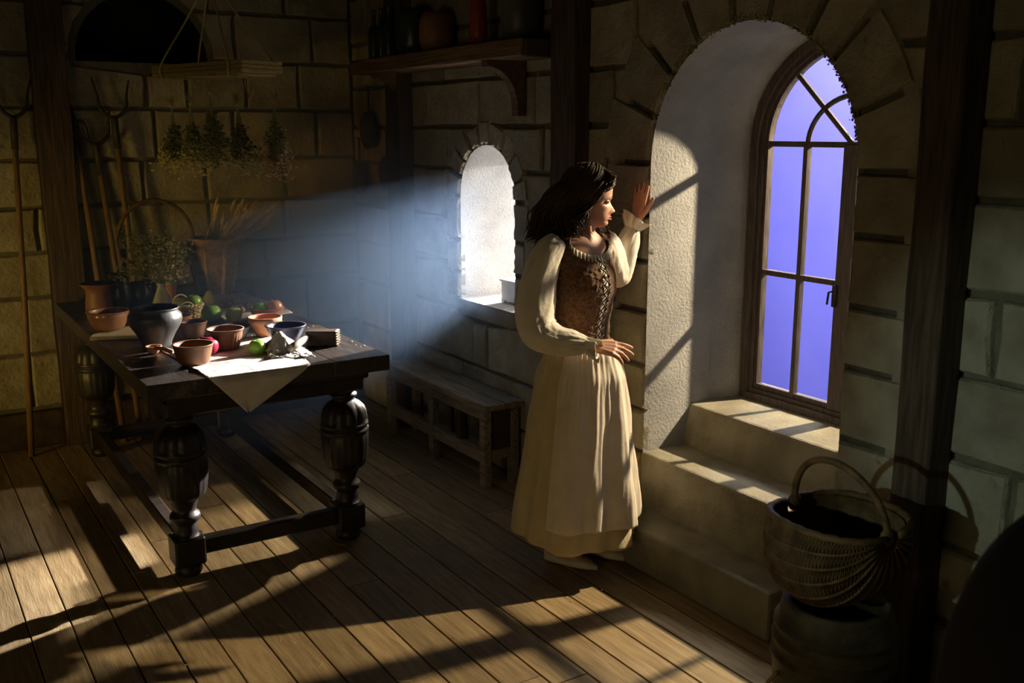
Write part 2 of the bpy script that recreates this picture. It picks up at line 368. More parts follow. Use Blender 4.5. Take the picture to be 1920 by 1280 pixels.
def ringstones(parent, to3d, op, nv, seed, jh=(0.18, 0.27), dep=(0.014, 0.024)):
    rr = random.Random(seed); c, hw, zs, z0, rg = op['c'], op['hw'], op['zs'], op['z0'], op['ring']
    an = [PI * k / nv + (rr.uniform(-0.05, 0.05) if 0 < k < nv else 0) for k in range(nv + 1)]
    for a, b in zip(an, an[1:]):
        ro = hw + rg * rr.uniform(0.85, 1.12); g = 0.008 / hw
        ks = [a + g + (b - a - 2 * g) * t for t in (0, 0.25, 0.5, 0.75, 1)]
        poly = [(c + (hw + rr.uniform(-0.006, 0.008)) * math.cos(t), zs + (hw + rr.uniform(-0.006, 0.008)) * math.sin(t)) for t in ks] + \
               [(c + ro * math.cos(t), zs + ro * math.sin(t)) for t in reversed(ks)]
        mk('arch_stone', prism(poly, to3d, -0.02, rr.uniform(*dep), 0.012), 'stone', parent)
    for sgn in (-1, 1):
        z = z0
        while z < zs - 0.02:
            zt = min(z + rr.uniform(*jh), zs)
            if zs - zt < 0.09: zt = zs
            wd = rg * rr.uniform(0.75, 1.15); e = lambda: rr.uniform(-0.01, 0.008)
            poly = [(c + sgn * (hw + e()), z + (zt - z) * t) for t in (0.035, 0.2, 0.4, 0.6, 0.8, 0.965)] + [(c + sgn * (hw + wd), zt - 0.008), (c + sgn * (hw + wd + e()), (z + zt) / 2), (c + sgn * (hw + wd), z + 0.008)]
            mk('jamb_stone', prism(poly, to3d, -0.02, rr.uniform(*dep), 0.012), 'stone', parent)
            z = zt
stones(wallw, toW, 0.2, YB, 0.0, ZC, [BIG, SML], 11)
ringstones(wallw, toW, BIG, 9, 5); ringstones(wallw, toW, SML, 9, 6, (0.14, 0.2))
MS = []
for k in range(1300):
    a = R.uniform(0.25, PI - 0.15); rr_ = BIG['hw'] + R.gauss(0.006, 0.006)
    MS.append(ball(toW(BIG['c'] + rr_ * math.cos(a), BIG['zs'] + rr_ * math.sin(a), R.uniform(0.0, 0.020)), R.uniform(0.0015, 0.0045), 5, 4, (0.8, 1.2, 1.2)))
o = mk('moss_fringe', join(*MS), 'moss', wallw); o['kind'] = 'stuff'
# outer skin of the window wall, reveals
def gothic(c, hw, zs, z0, rise, n=20):
    L = [(c - hw, z0)]
    for k in range(5): L.append((c - hw, z0 + (zs - z0) * (k + 1) / 6))
    rad = (hw * hw + rise * rise) / (2 * hw); am = math.asin(min(1, rise / rad))
    h = n // 2
    for k in range(h + 1): a = am * k / h; L.append((c - hw + rad - rad * math.cos(a), zs + rad * math.sin(a)))
    for k in range(1, h + 1): a = am * (1 - k / h); L.append((c + hw - rad + rad * math.cos(a), zs + rad * math.sin(a)))
    for k in range(5): L.append((c + hw, zs - (zs - z0) * (k + 1) / 6))
    L.append((c + hw, z0)); return L
WC = 2.637
g_out = archloop(WC, 0.485, 1.745, 0.60, 24, 0.43)
s_out = archloop(4.535, 0.272, 1.45, 0.885)
outer = mk('wall_outside', flatfill([[(YF - 0.3, -0.1), (YB + 0.3, -0.1), (YB + 0.3, ZC + 0.2), (YF - 0.3, ZC + 0.2)], g_out, s_out], lambda u, z, d: (XO, u, z)), 'mortar')
tag(outer, 'outer face of the window wall', None, kind='structure')
def loft(loops, xs, sub=1):
    V, F = [], []; n = len(loops[0])
    for L, x in zip(loops, xs): V += [(x, p[0], p[1]) for p in L]
    for i in range(len(loops) - 1):
        for k in range(n - 1): F.append((i * n + k, i * n + k + 1, (i + 1) * n + k + 1, (i + 1) * n + k))
    return V, F
l0 = archloop(BIG['c'], BIG['hw'] - 0.003, BIG['zs'], 0.0, 24)
lm = archloop(2.672, 0.520, 1.70, 0.0, 24, 0.50)
lr = archloop(2.668, 0.537, 1.70, 0.0, 24, 0.515)
rev = mk('wall_reveal', loft([l0, lm, lr, archloop(2.645, 0.515, 1.74, 0.0, 24, 0.46), archloop(WC, 0.515, 1.745, 0.0, 24, 0.46), archloop(WC, 0.485, 1.745, 0.0, 24, 0.43)], [XW - 0.004, 3.07, 3.085, 3.235, XO - 0.001, XO]), 'plaster', smooth=False)
for p in rev.data.polygons: p.use_smooth = True
tag(rev, 'rough plastered reveal of the tall arched window', None, kind='structure')
rev2 = mk('wall_reveal_small', join(loft([archloop(4.52, 0.278, 1.45, 0.885), archloop(4.53, 0.274, 1.45, 0.885), archloop(4.535, 0.272, 1.45, 0.885)], [XW - 0.004, 3.2, XO]),
           box((XW - 0.02, 4.235, 0.80), (XO, 4.81, 0.888))), 'plaster')
for p in rev2.data.polygons: p.use_smooth = len(p.vertices) == 4 and abs(p.normal.z) < 0.9 and p.area < 0.1
tag(rev2, 'white plastered reveal and sill of the small arched window', None, kind='structure')

# steps up to the tall window
st = mk('trim_1', box((2.53, 2.28, 0.0), (XW, 3.32, 0.186)), 'step'); bevel(st, 0.012); tag(st, 'lowest stone step below the tall window', None, kind='structure')
st = mk('trim_2', box((2.71, 2.165, 0.0), (3.0, 3.215, 0.430)), 'step'); bevel(st, 0.012); tag(st, 'middle stone step below the tall window', None, kind='structure')
pv = [(2.935, 0.40), (2.972, 0.611), (XO, 0.622), (XO, 0.40)]
st = mk('trim_3', ([(x, y, z) for y in (2.15, 3.26) for x, z in pv], [(0, 1, 2, 3), (7, 6, 5, 4), (0, 4, 5, 1), (1, 5, 6, 2), (2, 6, 7, 3), (3, 7, 4, 0)]), 'step'); bevel(st, 0.012)
tag(st, 'sloping stone sill of the tall window', None, kind='structure')

# tall window: frame, sash, bars, panes
win = empty('window_1', (3.255, 2.637, 0.605)); tag(win, 'tall arched window with dark wooden bars and blue beyond', None, kind='structure')
WO = Vector((3.255, 2.637, 0.605))
def wl(vf): return [Vector(p) - WO for p in vf[0]], vf[1]
def framering(o1, o2, x0, x1):
    n = len(o1); V = [(x, p[0], p[1]) for x, L in ((x0, o1), (x0, o2), (x1, o1), (x1, o2)) for p in L]; F = []
    for k in range(n):
        j = (k + 1) % n
        F += [(k, j, n + j, n + k), (2 * n + k, 3 * n + k, 3 * n + j, 2 * n + j), (k, 2 * n + k, 2 * n + j, j), (n + k, n + j, 3 * n + j, 3 * n + k)]
    return V, F
A_ = lambda hw, z0, rz: archloop(WC, hw, 1.745, z0, 32, rz)
mk('window_frame', wl(framering(A_(0.516, 0.605, 0.461), A_(0.478, 0.650, 0.423), 3.228, 3.30)), 'frame', win)
mk('inner_frame', wl(framering(A_(0.478, 0.650, 0.423), A_(0.458, 0.668, 0.403), 3.245, 3.30)), 'frame', win)
mk('sash', wl(framering(A_(0.458, 0.668, 0.403), A_(0.443, 0.69, 0.386), 3.258, 3.29)), 'frame', win)
mk('centre_post', wl(box((3.245, WC - 0.036, 0.67), (3.29, WC + 0.036, 1.745), 0.003)), 'frame', win)
mk('transom', wl(box((3.256, WC - 0.447, 1.734), (3.288, WC + 0.447, 1.757))), 'frame', win)
def EL(a, rx, rz): return (3.2725, WC + rx * math.cos(a), 1.745 + rz * math.sin(a))
mk('tracery_arc', wl(tube([EL(PI * k / 24, 0.240, 0.195) for k in range(25)], 0.0115, 6)), 'frame', win)
for sg in (1, -1):
    mk('mullion', wl(box((3.26, WC + sg * 0.24 - 0.011, 0.68), (3.285, WC + sg * 0.24 + 0.011, 1.735))), 'frame', win)
    for zt in (1.183,):
        mk('glazing_bar', wl(box((3.258, min(WC + sg * 0.036, WC + sg * 0.447), zt), (3.287, max(WC + sg * 0.036, WC + sg * 0.447), zt + 0.022))), 'frame', win)
    mk('tracery_bar', wl(tube([(3.2725, WC + sg * 0.02, 1.755), (3.2725, WC + sg * 0.308, 1.745 + 0.277)], 0.0115, 6)), 'frame', win)
    for z0, z1 in ((0.69, 1.183), (1.205, 1.734)):
        for y0, y1 in ((0.036, 0.229), (0.251, 0.444)):
            mk('pane', wl(box((3.271, WC + (y0 if sg > 0 else -y1), z0), (3.274, WC + (y1 if sg > 0 else -y0), z1))), 'pane', win)
am = 0.80
def seg_(r0, r1, a0, a1):
    P = [(WC + r1[0] * math.cos(a0 + (a1 - a0) * k / 12), 1.757 + (r1[1] - 0.012) * math.sin(a0 + (a1 - a0) * k / 12)) for k in range(13)]
    return P + ([(WC + r0[0] * math.cos(a1 + (a0 - a1) * k / 12), 1.757 + (r0[1] - 0.012) * math.sin(a1 + (a0 - a1) * k / 12)) for k in range(13)] if r0 else [(WC, 1.757)])
for r0, r1 in ((None, (0.235, 0.190)), ((0.245, 0.200), (0.444, 0.387))):
    for a0, a1 in ((0.0, am), (am, PI - am), (PI - am, PI)):
        mk('pane', wl(prism(seg_(r0, r1, a0, a1), lambda u, z, d: (3.271 + d, u, z), 0, 0.003)), 'pane', win)
la = mk('latch', wl(join(box((3.232, 2.655, 1.10), (3.246, 2.675, 1.19), 0.003), tube([(3.232, 2.665, 1.165), (3.222, 2.68, 1.16), (3.222, 2.685, 1.11)], 0.005, 6))), 'iron', win)
# small window
w2 = empty('window_2', (3.27, 4.54, 0.89)); tag(w2, 'small arched window deep in its plastered opening', None, kind='structure')
o2 = Vector((3.27, 4.54, 0.89))
mk('window_frame', ([Vector(p) - o2 for p in framering(archloop(4.535, 0.274, 1.45, 0.887), archloop(4.535, 0.25, 1.45, 0.905), 3.25, 3.3)[0]], framering(archloop(4.54, 0.25, 1.45, 0.89), archloop(4.54, 0.225, 1.45, 0.915), 3.25, 3.3)[1]), 'frame', w2)
mk('pane', ([Vector(p) - o2 for p in prism(archloop(4.535, 0.251, 1.45, 0.904), lambda u, z, d: (3.28 + d, u, z), 0, 0.003)[0]], prism(archloop(4.535, 0.251, 1.45, 0.904), lambda u, z, d: (3.28 + d, u, z), 0, 0.003)[1]), 'pane', w2)

# back wall with dark arched recess, left and front walls, ceiling
ARC = dict(c=1.415, hw=0.37, zs=2.20, z0=2.19, ring=0.06)
rec = archloop(1.415, 0.37, 2.20, 2.185)
wb = mk('wall_back', join(flatfill([[(XL, -0.05), (XO, -0.05), (XO, ZC), (XL, ZC)], rec], lambda u, z, d: (u, YB + 0.012, z))), 'mortar')
tag(wb, 'dim stone block wall at the far end of the room', None, kind='structure')
V, F = [], []
for y in (YB + 0.012, YB + 0.35): V += [(p[0], y, p[1]) for p in rec]
n_ = len(rec)
for k in range(n_): F.append((k, (k + 1) % n_, n_ + (k + 1) % n_, n_ + k))
F.append(tuple(range(n_, 2 * n_)))
mk('wall_back_recess', (V, F), 'recess', wb)
stones(wb, toB, -0.35, XW - 0.01, 0.22, ZC, [ARC], 23, ww=(0.32, 0.55), hh=(0.25, 0.33))
bp = mk('baseboard_back', box((-0.35, YB - 0.05, 0), (XW, YB + 0.01, 0.21), 0.006), 'darkwood'); tag(bp, 'dark plinth board along the back wall', None, kind='structure')
for nm, a, b in (('wall_left', (XL - 0.1, YF, 0), (XL, YB, ZC)), ('wall_front', (XL, YF - 0.1, 0), (XO, YF, ZC)), ('ceiling', (XL, YF, ZC), (XO, YB + 0.4, ZC + 0.1))):
    o = mk(nm, box(a, b), 'mortar'); tag(o, {'wall_left': 'plain dark wall out of view on the left', 'wall_front': 'plain dark wall behind the viewer', 'ceiling': 'dark ceiling above the room'}[nm], None, kind='structure')
# timber posts
def post(nm, a, b, label):
    n = 14; V, F = [], []
    (x0, y0, z0), (x1, y1, z1) = a, b
    for k in range(n + 1):
        z = z0 + (z1 - z0) * k / n; j = lambda: R.uniform(-0.004, 0.004)
        V += [(x0 + j(), y0 + j(), z), (x1 + j(), y0 + j(), z), (x1 + j(), y1 + j(), z), (x0 + j(), y1 + j(), z)]
    for k in range(n):
        for q in range(4): F.append((k * 4 + q, k * 4 + (q + 1) % 4, k * 4 + 4 + (q + 1) % 4, k * 4 + 4 + q))
    F += [(3, 2, 1, 0), tuple(n * 4 + q for q in range(4))]
    o = mk(nm, (V, F), 'timber'); bevel(o, 0.006); tag(o, label, 'post'); return o
post('timber_post', (2.60, 1.745, 0), (2.71, 1.875, ZC), 'dark upright timber post right of the tall window')
post('timber_post', (2.62, 3.62, 0), (2.71, 3.80, ZC), 'dark upright timber post behind the woman between the windows')
post('timber_post', (2.62, 5.34, 0), (2.71, 5.52, ZC), 'dark upright timber post left of the small window in haze')
post('timber_post', (0.80, 6.08, 0), (0.975, 6.21, ZC), 'reddish upright timber post on the back wall by the pitchforks')
o = mk('timber_beam', box((2.60, 0.6, 2.30), (2.74, 1.75, 2.42), 0.006), 'timber'); tag(o, 'dark horizontal timber meeting the right post near the ceiling', 'beam')
# blue screen outside
bs = mk('blue_screen', grid(lambda u, v: (9.6 + 0.08 * math.sin(u * 9), 4.0 + 9 * u, -4 + 9 * v), 60, 10), 'screen', smooth=True); solidify(bs, 0.01)
tag(bs, 'blue screen cloth seen through the tall window', 'backdrop')

# ------------------------------------------------------------------ haze in the room
hz = mk('haze', box((0.0, 4.05, 0.03), (XW - 0.02, YB - 0.02, 2.6)), 'gap')
hm = bpy.data.materials.new('haze'); hm.use_nodes = True; hn = hm.node_tree; hn.nodes.clear(); HL_ = hn.links
def hnode(t, **k):
    n = hn.nodes.new(t)
    for a, b in k.items(): setattr(n, a, b)
    return n
ho = hnode('ShaderNodeOutputMaterial'); vs = hnode('ShaderNodeVolumeScatter'); vs.inputs['Color'].default_value = (0.38, 0.60, 0.98, 1)
tcn = hnode('ShaderNodeTexCoord')
def puff(c, r):
    mp = hnode('ShaderNodeMapping', vector_type='POINT'); mp.inputs['Scale'].default_value = [1 / q for q in r]; mp.inputs['Location'].default_value = [-a / q for a, q in zip(c, r)]
    g = hnode('ShaderNodeTexGradient', gradient_type='QUADRATIC_SPHERE'); HL_.new(tcn.outputs['Object'], mp.inputs['Vector']); HL_.new(mp.outputs[0], g.inputs['Vector']); return g.outputs['Fac']
def hmath(op, a, b):
    n = hnode('ShaderNodeMath', operation=op)
    for i, q in enumerate((a, b)):
        if isinstance(q, float): n.inputs[i].default_value = q
        else: HL_.new(q, n.inputs[i])
    return n.outputs[0]
d_ = hmath('ADD', hmath('MULTIPLY', puff((2.40, 5.35, 1.25), (1.4, 1.1, 1.25)), 2.9), hmath('MULTIPLY', puff((1.7, 5.3, 1.1), (1.9, 1.5, 1.3)), 0.16))
HL_.new(d_, vs.inputs['Density']); HL_.new(vs.outputs[0], ho.inputs['Volume'])
sc.cycles.volume_step_rate = 2.0; sc.cycles.volume_max_steps = 64
hz.data.materials.clear(); hz.data.materials.append(hm); tag(hz, 'bluish smoke haze drifting from the small window over the table', 'haze', kind='stuff')

# ------------------------------------------------------------------ table
TZ = 0.86
tb = thing('dining_table', 'long black wooden table with bulbous carved legs, laden with bowls', 'table', (1.29, 4.90, 0))
def tl(vf): return [Vector(p) - Vector((1.29, 4.90, 0)) for p in vf[0]], vf[1]
for k in range(4):
    x0 = 0.79 + k * 0.2525; x1 = x0 + 0.2522
    o = mk('tabletop_board', tl(box((x0, 3.81, TZ - 0.068), (x1, 6.0, TZ - R.uniform(0, 0.0012)), 0.003)), 'table', tb)
for (a, b) in (((0.87, 3.88, 0.70), (1.71, 3.92, 0.793)), ((0.87, 5.88, 0.70), (1.71, 5.92, 0.793)), ((0.87, 3.92, 0.70), (0.91, 5.88, 0.793)), ((1.67, 3.92, 0.70), (1.71, 5.88, 0.793))):
    o = mk('apron', tl(box(a, b, 0.008)), 'tleg', tb)
for (a, b) in (((0.855, 3.865, 0.755), (1.725, 3.885, 0.793)), ((1.705, 3.865, 0.755), (1.725, 5.935, 0.793)), ((0.855, 3.865, 0.755), (0.875, 5.935, 0.793))):
    mk('moulding', tl(box(a, b, 0.007)), 'tleg', tb)
LP = [(0.064, 0.176), (0.052, 0.178), (0.05, 0.20), (0.044, 0.225), (0.046, 0.235), (0.058, 0.245), (0.062, 0.258), (0.058, 0.272), (0.045, 0.282), (0.047, 0.30), (0.055, 0.325), (0.062, 0.34),
      (0.078, 0.346), (0.088, 0.358), (0.095, 0.38), (0.099, 0.41), (0.102, 0.45), (0.103, 0.495), (0.099, 0.503), (0.106, 0.510), (0.106, 0.520), (0.098, 0.526), (0.098, 0.530), (0.105, 0.537), (0.104, 0.546),
      (0.098, 0.551), (0.099, 0.565), (0.095, 0.595), (0.086, 0.618), (0.070, 0.637), (0.054, 0.646), (0.048, 0.651), (0.050, 0.660), (0.058, 0.668), (0.058, 0.678), (0.046, 0.684), (0.048, 0.692), (0.068, 0.70)]
def legmod(a, z, i):
    if 0.35 < z < 0.498: return 1 + 0.028 * abs(math.sin(a * 10)) - 0.014
    if 0.55 < z < 0.63: return 1 + 0.075 * abs(math.sin(a * 5)) - 0.045
    return 1
legm = None
for lx in (0.935, 1.645):
    for ly in (3.965, 5.80):
        lg = mk('leg', xf(lathe(LP, 100, legmod), Matrix.Translation((lx - 1.29, ly - 4.90, 0))), 'tleg', tb, smooth=True)
        mk('capital_block', tl(box((lx - 0.07, ly - 0.07, 0.70), (lx + 0.07, ly + 0.07, 0.785), 0.006)), 'tleg', lg)
        mk('foot_block', tl(box((lx - 0.062, ly - 0.062, 0.058), (lx + 0.062, ly + 0.062, 0.177), 0.008)), 'tleg', lg)
        mk('foot_ball', xf(lathe([(0.03, 0.0), (0.047, 0.008), (0.056, 0.024), (0.054, 0.04), (0.042, 0.052), (0.038, 0.06)], 32), Matrix.Translation((lx - 1.29, ly - 4.90, 0))), 'tleg', lg, smooth=True)
for (a, b) in (((0.995, 3.938, 0.085), (1.585, 3.992, 0.155)), ((0.995, 5.773, 0.085), (1.585, 5.827, 0.155)), ((0.908, 4.025, 0.085), (0.962, 5.74, 0.155)), ((1.618, 4.025, 0.085), (1.672, 5.74, 0.155))):
    sx = mk('stretcher', tl(box(a, b, 0.006)), 'tleg', tb)

# cloth runner with hanging corner
def cloth_top(u, v):
    # u along x, v along y ; runner lies on the table and its near corner hangs over the front edge
    P = [(0.90, 4.55), (1.34, 3.80), (1.60, 4.25), (1.20, 5.0)]
    x = (1 - u) * (1 - v) * 1.02 + u * (1 - v) * 1.44 + (1 - u) * v * 0.98 + u * v * 1.55
    y = (1 - v) * 3.805 + v * (4.55 - 0.12 * u)
    z = TZ + 0.003 + 0.007 * max(0, noise.noise(Vector((x * 9, y * 9, 1.0)))) + 0.004 * max(0, noise.noise(Vector((x * 25, y * 25, 4.0))))
    if v < 0.02: z = TZ + 0.002
    return (x, y, z)
c1 = mk('table_cloth', grid(cloth_top, 60, 70), 'linen', smooth=True)
def hang(u, v):
    x = 1.02 + 0.42 * u; xt = 1.165
    x = x * (1 - v) + (xt + (x - xt) * 0.03) * v
    z = TZ + 0.002 - v * 0.155 - 0.004 * 0
    bulge = 0.005 + 0.010 * min(1, v * 6) + 0.006 * math.sin(u * 7 + 1) * v
    return (x, 3.805 - bulge * min(1, v * 8 + 0.0), z)
hc = mk('hanging_corner', grid(hang, 24, 20), 'linen', c1, smooth=True)
solidify(c1, 0.0015); solidify(hc, 0.0015)
tag(c1, 'crumpled white linen cloth with a pointed corner hanging off the table front', 'cloth')
c2 = mk('table_cloth', grid(lambda u, v: (1.42 + 0.38 * u + 0.02 * math.sin(v * 5), 4.98 + 0.80 * v - 0.10 * (1 - u) * (1 - v), TZ + 0.003 + 0.006 * max(0, noise.noise(Vector((u * 4, v * 6, 9))))), 30, 40), 'linen', smooth=True); solidify(c2, 0.0015)
tag(c2, 'pale linen cloth lying flat under the walnuts at the table far end', 'cloth')
o = mk('light_strip_board', xf(box((-0.15, -0.12, 0), (0.15, 0.12, 0.018), 0.004), Matrix.Translation((0.945, 4.86, TZ)) @ Matrix.Rotation(-0.35, 4, 'Z')), 'straw')  # pale board takes the place of a strip of light on the tabletop
tag(o, 'pale board standing in for a strip of light under the brown glazed bowl', 'board')

# ------------------------------------------------------------------ pottery and food
def bowlprof(r, h, foot, t=0.006, belly=0.5, lip=0.004, inward=0.0):
    out = [(foot, 0.0)]; n = 9
    for k in range(1, n + 1):
        s = k / n; rr = foot + (r - foot) * (s ** belly) - inward * r * max(0, (s - 0.72) / 0.28) ** 2
        out.append((rr, h * s))
    re = out[-1][0]
    out += [(re + lip, h), (re + lip, h + 0.004), (re - t, h + 0.004)]
    inn = [(max(a - t - 0.001, 0.004), b + (t if i == 0 else 0.0)) for i, (a, b) in enumerate(out[:n])][::-1]
    return out + inn
def pot(name, label, m, x, y, prof, z=TZ, seg=48, mod=None, cat='bowl', group=None):
    o = mk(name, lathe(prof, seg, mod), m, smooth=True); o.location = (x, y, z)
    tag(o, label, cat, group); return o
E = 0.0035   # thickness of cloth below
pot('bowl', 'brown glazed bowl with flared rim on the pale light-strip board', 'glaze', 0.876, 4.93, bowlprof(0.098, 0.088, 0.045, belly=0.42, lip=0.010, inward=0.08), TZ + 0.019)
pot('cooking_pot', 'large black round-bellied pot, biggest vessel near the table edge', 'black', 0.99, 4.49,
    [(0.05, 0), (0.060, 0.004), (0.066, 0.03), (0.086, 0.07), (0.108, 0.105), (0.116, 0.13), (0.113, 0.15), (0.100, 0.165), (0.098, 0.172), (0.106, 0.178), (0.104, 0.182), (0.092, 0.178), (0.092, 0.165), (0.106, 0.14), (0.100, 0.1), (0.06, 0.03), (0.004, 0.02)], cat='pot')
o = pot('jug', 'brown clay jug with wide dark rim at the table far left', 'brownclay', 0.955, 5.60, [(0.062, 0), (0.07, 0.01), (0.068, 0.05), (0.062, 0.09), (0.066, 0.12), (0.09, 0.145), (0.098, 0.15), (0.092, 0.15), (0.06, 0.115), (0.055, 0.05), (0.004, 0.02)], cat='jug')
t = thing('mug', 'tall black stoneware mug with round handle beside the clay jug', 'mug', (1.075, 5.66, TZ))
mk('body', lathe([(0.05, 0), (0.056, 0.01), (0.064, 0.05), (0.06, 0.1), (0.052, 0.14), (0.056, 0.185), (0.051, 0.185), (0.047, 0.14), (0.054, 0.06), (0.004, 0.02)], 40), 'darkgreen', t, True)
mk('handle', tube([(-0.02 + 0.03 * math.cos(a), -0.058 - 0.006, 0.085 + 0.034 * math.sin(a)) for a in [2 * PI * k / 20 for k in range(20)]], 0.006, 8, closed=True), 'darkgreen', t, True)
pot('jar', 'squat dark stoneware jar behind the glass vase', 'darkgreen', 1.19, 5.70, [(0.05, 0), (0.066, 0.03), (0.068, 0.07), (0.056, 0.11), (0.05, 0.125), (0.046, 0.125), (0.05, 0.1), (0.06, 0.05), (0.004, 0.02)], cat='jar')
pot('plate', 'small brown saucer behind the black mug', 'brownclay', 1.10, 5.86, [(0.03, 0), (0.05, 0.008), (0.06, 0.012), (0.05, 0.012), (0.004, 0.006)], cat='plate')
t = thing('glass_vase', 'clear conical glass vase holding dried flowers', 'vase', (1.235, 5.40, TZ))
mk('vase_body', lathe([(0.055, 0), (0.060, 0.006), (0.058, 0.02), (0.045, 0.065), (0.030, 0.105), (0.022, 0.125), (0.020, 0.14), (0.024, 0.152), (0.0225, 0.152), (0.018, 0.138), (0.028, 0.104), (0.043, 0.064), (0.055, 0.02), (0.004, 0.008)], 48), 'vase', t, True)
mk('neck_ring', lathe([(0.0245, 0.148), (0.0265, 0.151), (0.0245, 0.155), (0.0225, 0.152)], 40, cap=False), 'vase', t, True)
pot('cup', 'terracotta cup holding a green fruit behind the vase', 'terra', 1.335, 5.66, bowlprof(0.042, 0.10, 0.024, 0.005, 0.45, 0.003), cat='cup')
pot('bowl', 'small orange terracotta bowl in front of the mini basket', 'terra', 1.205, 4.93, bowlprof(0.058, 0.052, 0.03, lip=0.003))
pot('bowl', 'terracotta bowl filled with two apples by the table far edge', 'terra', 1.62, 4.86, bowlprof(0.084, 0.062, 0.055, belly=0.7))
pot('bowl', 'terracotta bowl with a thick banded rim in front of the apple bowl', 'terra', 1.478, 4.47, [(0.036, 0), (0.042, 0.003), (0.06, 0.04), (0.07, 0.062), (0.077, 0.066), (0.079, 0.09), (0.074, 0.092), (0.069, 0.088), (0.066, 0.06), (0.045, 0.02), (0.004, 0.012)], TZ + E)
pot('bowl', 'dark blue bowl with chipped rim beside the mallet', 'blue', 1.505, 4.27, bowlprof(0.088, 0.078, 0.04, belly=0.62), TZ + E,
    mod=lambda a, z, i: 1.0 if not (z > 0.07 and abs(a - 2.2) < 0.18) else 0.93)
pot('bowl', 'dark brown bowl with scalloped rim right of the black pot', 'brownclay', 1.185, 4.62, bowlprof(0.064, 0.07, 0.042, belly=0.7, lip=0.003), TZ + E)
pot('bowl', 'brown bowl with vertical ribs below its smooth rim', 'brownclay', 1.235, 4.285, bowlprof(0.078, 0.088, 0.05, belly=0.6, lip=0.005), TZ + E, seg=112, mod=lambda a, z, i: 1 + (0.022 * math.cos(a * 28) if 0.006 < z < 0.066 and i < 10 else 0))
pot('bowl', 'dark shallow bowl just behind the ribbed bowl', 'black', 1.325, 4.455, bowlprof(0.072, 0.06, 0.04, belly=0.6), TZ + E)
pot('bowl', 'plain brown bowl nearest the viewer on the white cloth', 'brownclay', 1.04, 4.075, bowlprof(0.080, 0.080, 0.05, belly=0.5, lip=0.003), TZ + E)
t = thing('ladle', 'short terracotta ladle lying beside the nearest brown bowl', 'ladle', (0.945, 4.335, TZ), 0.5)
mk('ladle_bowl', xf(lathe(bowlprof(0.032, 0.03, 0.012, 0.004), 24), Matrix.Translation((0.02, 0.03, 0))), 'terra', t, True)
mk('handle', tube([(0.01, 0.0, 0.03), (-0.005, -0.06, 0.035), (-0.01, -0.11, 0.028)], [0.010, 0.008, 0.009], 10), 'terra', t, True)
def fruit(name, label, m, x, y, r, z=None, kind='apple', tilt=0.0, group=None):
    z = TZ if z is None else z
    t = thing(name, label, 'fruit' if kind != 'onion' else 'vegetable', (x, y, z), R.uniform(0, 6), group)
    pr = []
    n = 16
    for k in range(n + 1):
        a = -PI / 2 + PI * k / n; s = math.sin(a); c = math.cos(a)
        if kind == 'pear': rr = r * c * (1.0 if s < 0 else 1 - 0.38 * s); zz = r * (s if s < 0 else s * 1.55)
        else: rr = r * max(c, 0.0) ** 0.85; zz = r * 0.88 * s - (0.16 * r * math.exp(-(rr / (0.28 * r)) ** 2) * (1 if s > 0 else -0.8))
        pr.append((max(rr, 0.0008), zz))
    zmin = min(p[1] for p in pr); pr = [(a, b - zmin) for a, b in pr]
    mk('flesh', xf(lathe(pr, 28), Matrix.Rotation(tilt, 4, 'X')), m, t, True)
    top = pr[-1][1]
    mk('stem', xf(tube([(0, 0, top - 0.004), (0.002, 0.001, top + 0.006), (0.005, 0.002, top + 0.013)], [0.0012, 0.001, 0.0016], 6), Matrix.Rotation(tilt, 4, 'X')), 'darkwood', t)
    return t
fruit('apple', 'large green apple in the middle of the table', 'gapple', 1.375, 4.985, 0.050)
fruit('apple', 'yellow green apple with pale scarred top left of the apple bowl', 'yapple', 1.472, 4.93, 0.042)
fruit('apple', 'green apple alone on the white cloth at the front', 'gapple', 1.318, 4.11, 0.037, TZ + E)
fruit('apple', 'green apple lying in the mini wicker basket', 'gapple', 1.325, 5.125, 0.042, TZ + 0.05)
fruit('apple', 'yellow apple tucked in the mini wicker basket', 'yapple', 1.262, 5.15, 0.034, TZ + 0.05)
fruit('apple', 'green apple in the terracotta bowl beside the red one', 'gapple', 1.585, 4.865, 0.036, TZ + 0.034)
fruit('apple', 'red and orange apple in the terracotta bowl', 'rapple', 1.655, 4.845, 0.042, TZ + 0.034)
fruit('apple', 'pale green fruit resting in the terracotta cup', 'yapple', 1.335, 5.66, 0.034, TZ + 0.068)
fruit('apple', 'small pale green apple half hidden behind the black pot', 'yapple', 1.09, 5.14, 0.03)
fruit('pear', 'standing pear behind the large green apple', 'pear', 1.483, 5.40, 0.036, kind='pear')
fruit('onion', 'red onion behind the nearest brown bowl', 'onion', 1.135, 4.215, 0.049, TZ + E, kind='onion')
WN = [(1.53, 5.31, 'walnut at the left end of the walnut group'), (1.565, 5.345, 'walnut touching the left one on the pale cloth'), (1.60, 5.36, 'walnut third from left on the pale cloth'),
      (1.555, 5.29, 'walnut in front of the group on the pale cloth'), (1.63, 5.395, 'walnut farthest back of the walnut group'), (1.63, 5.21, 'walnut alone behind the apple bowl'), (1.565, 5.10, 'walnut just behind the yellow green apple')]
wn0 = None
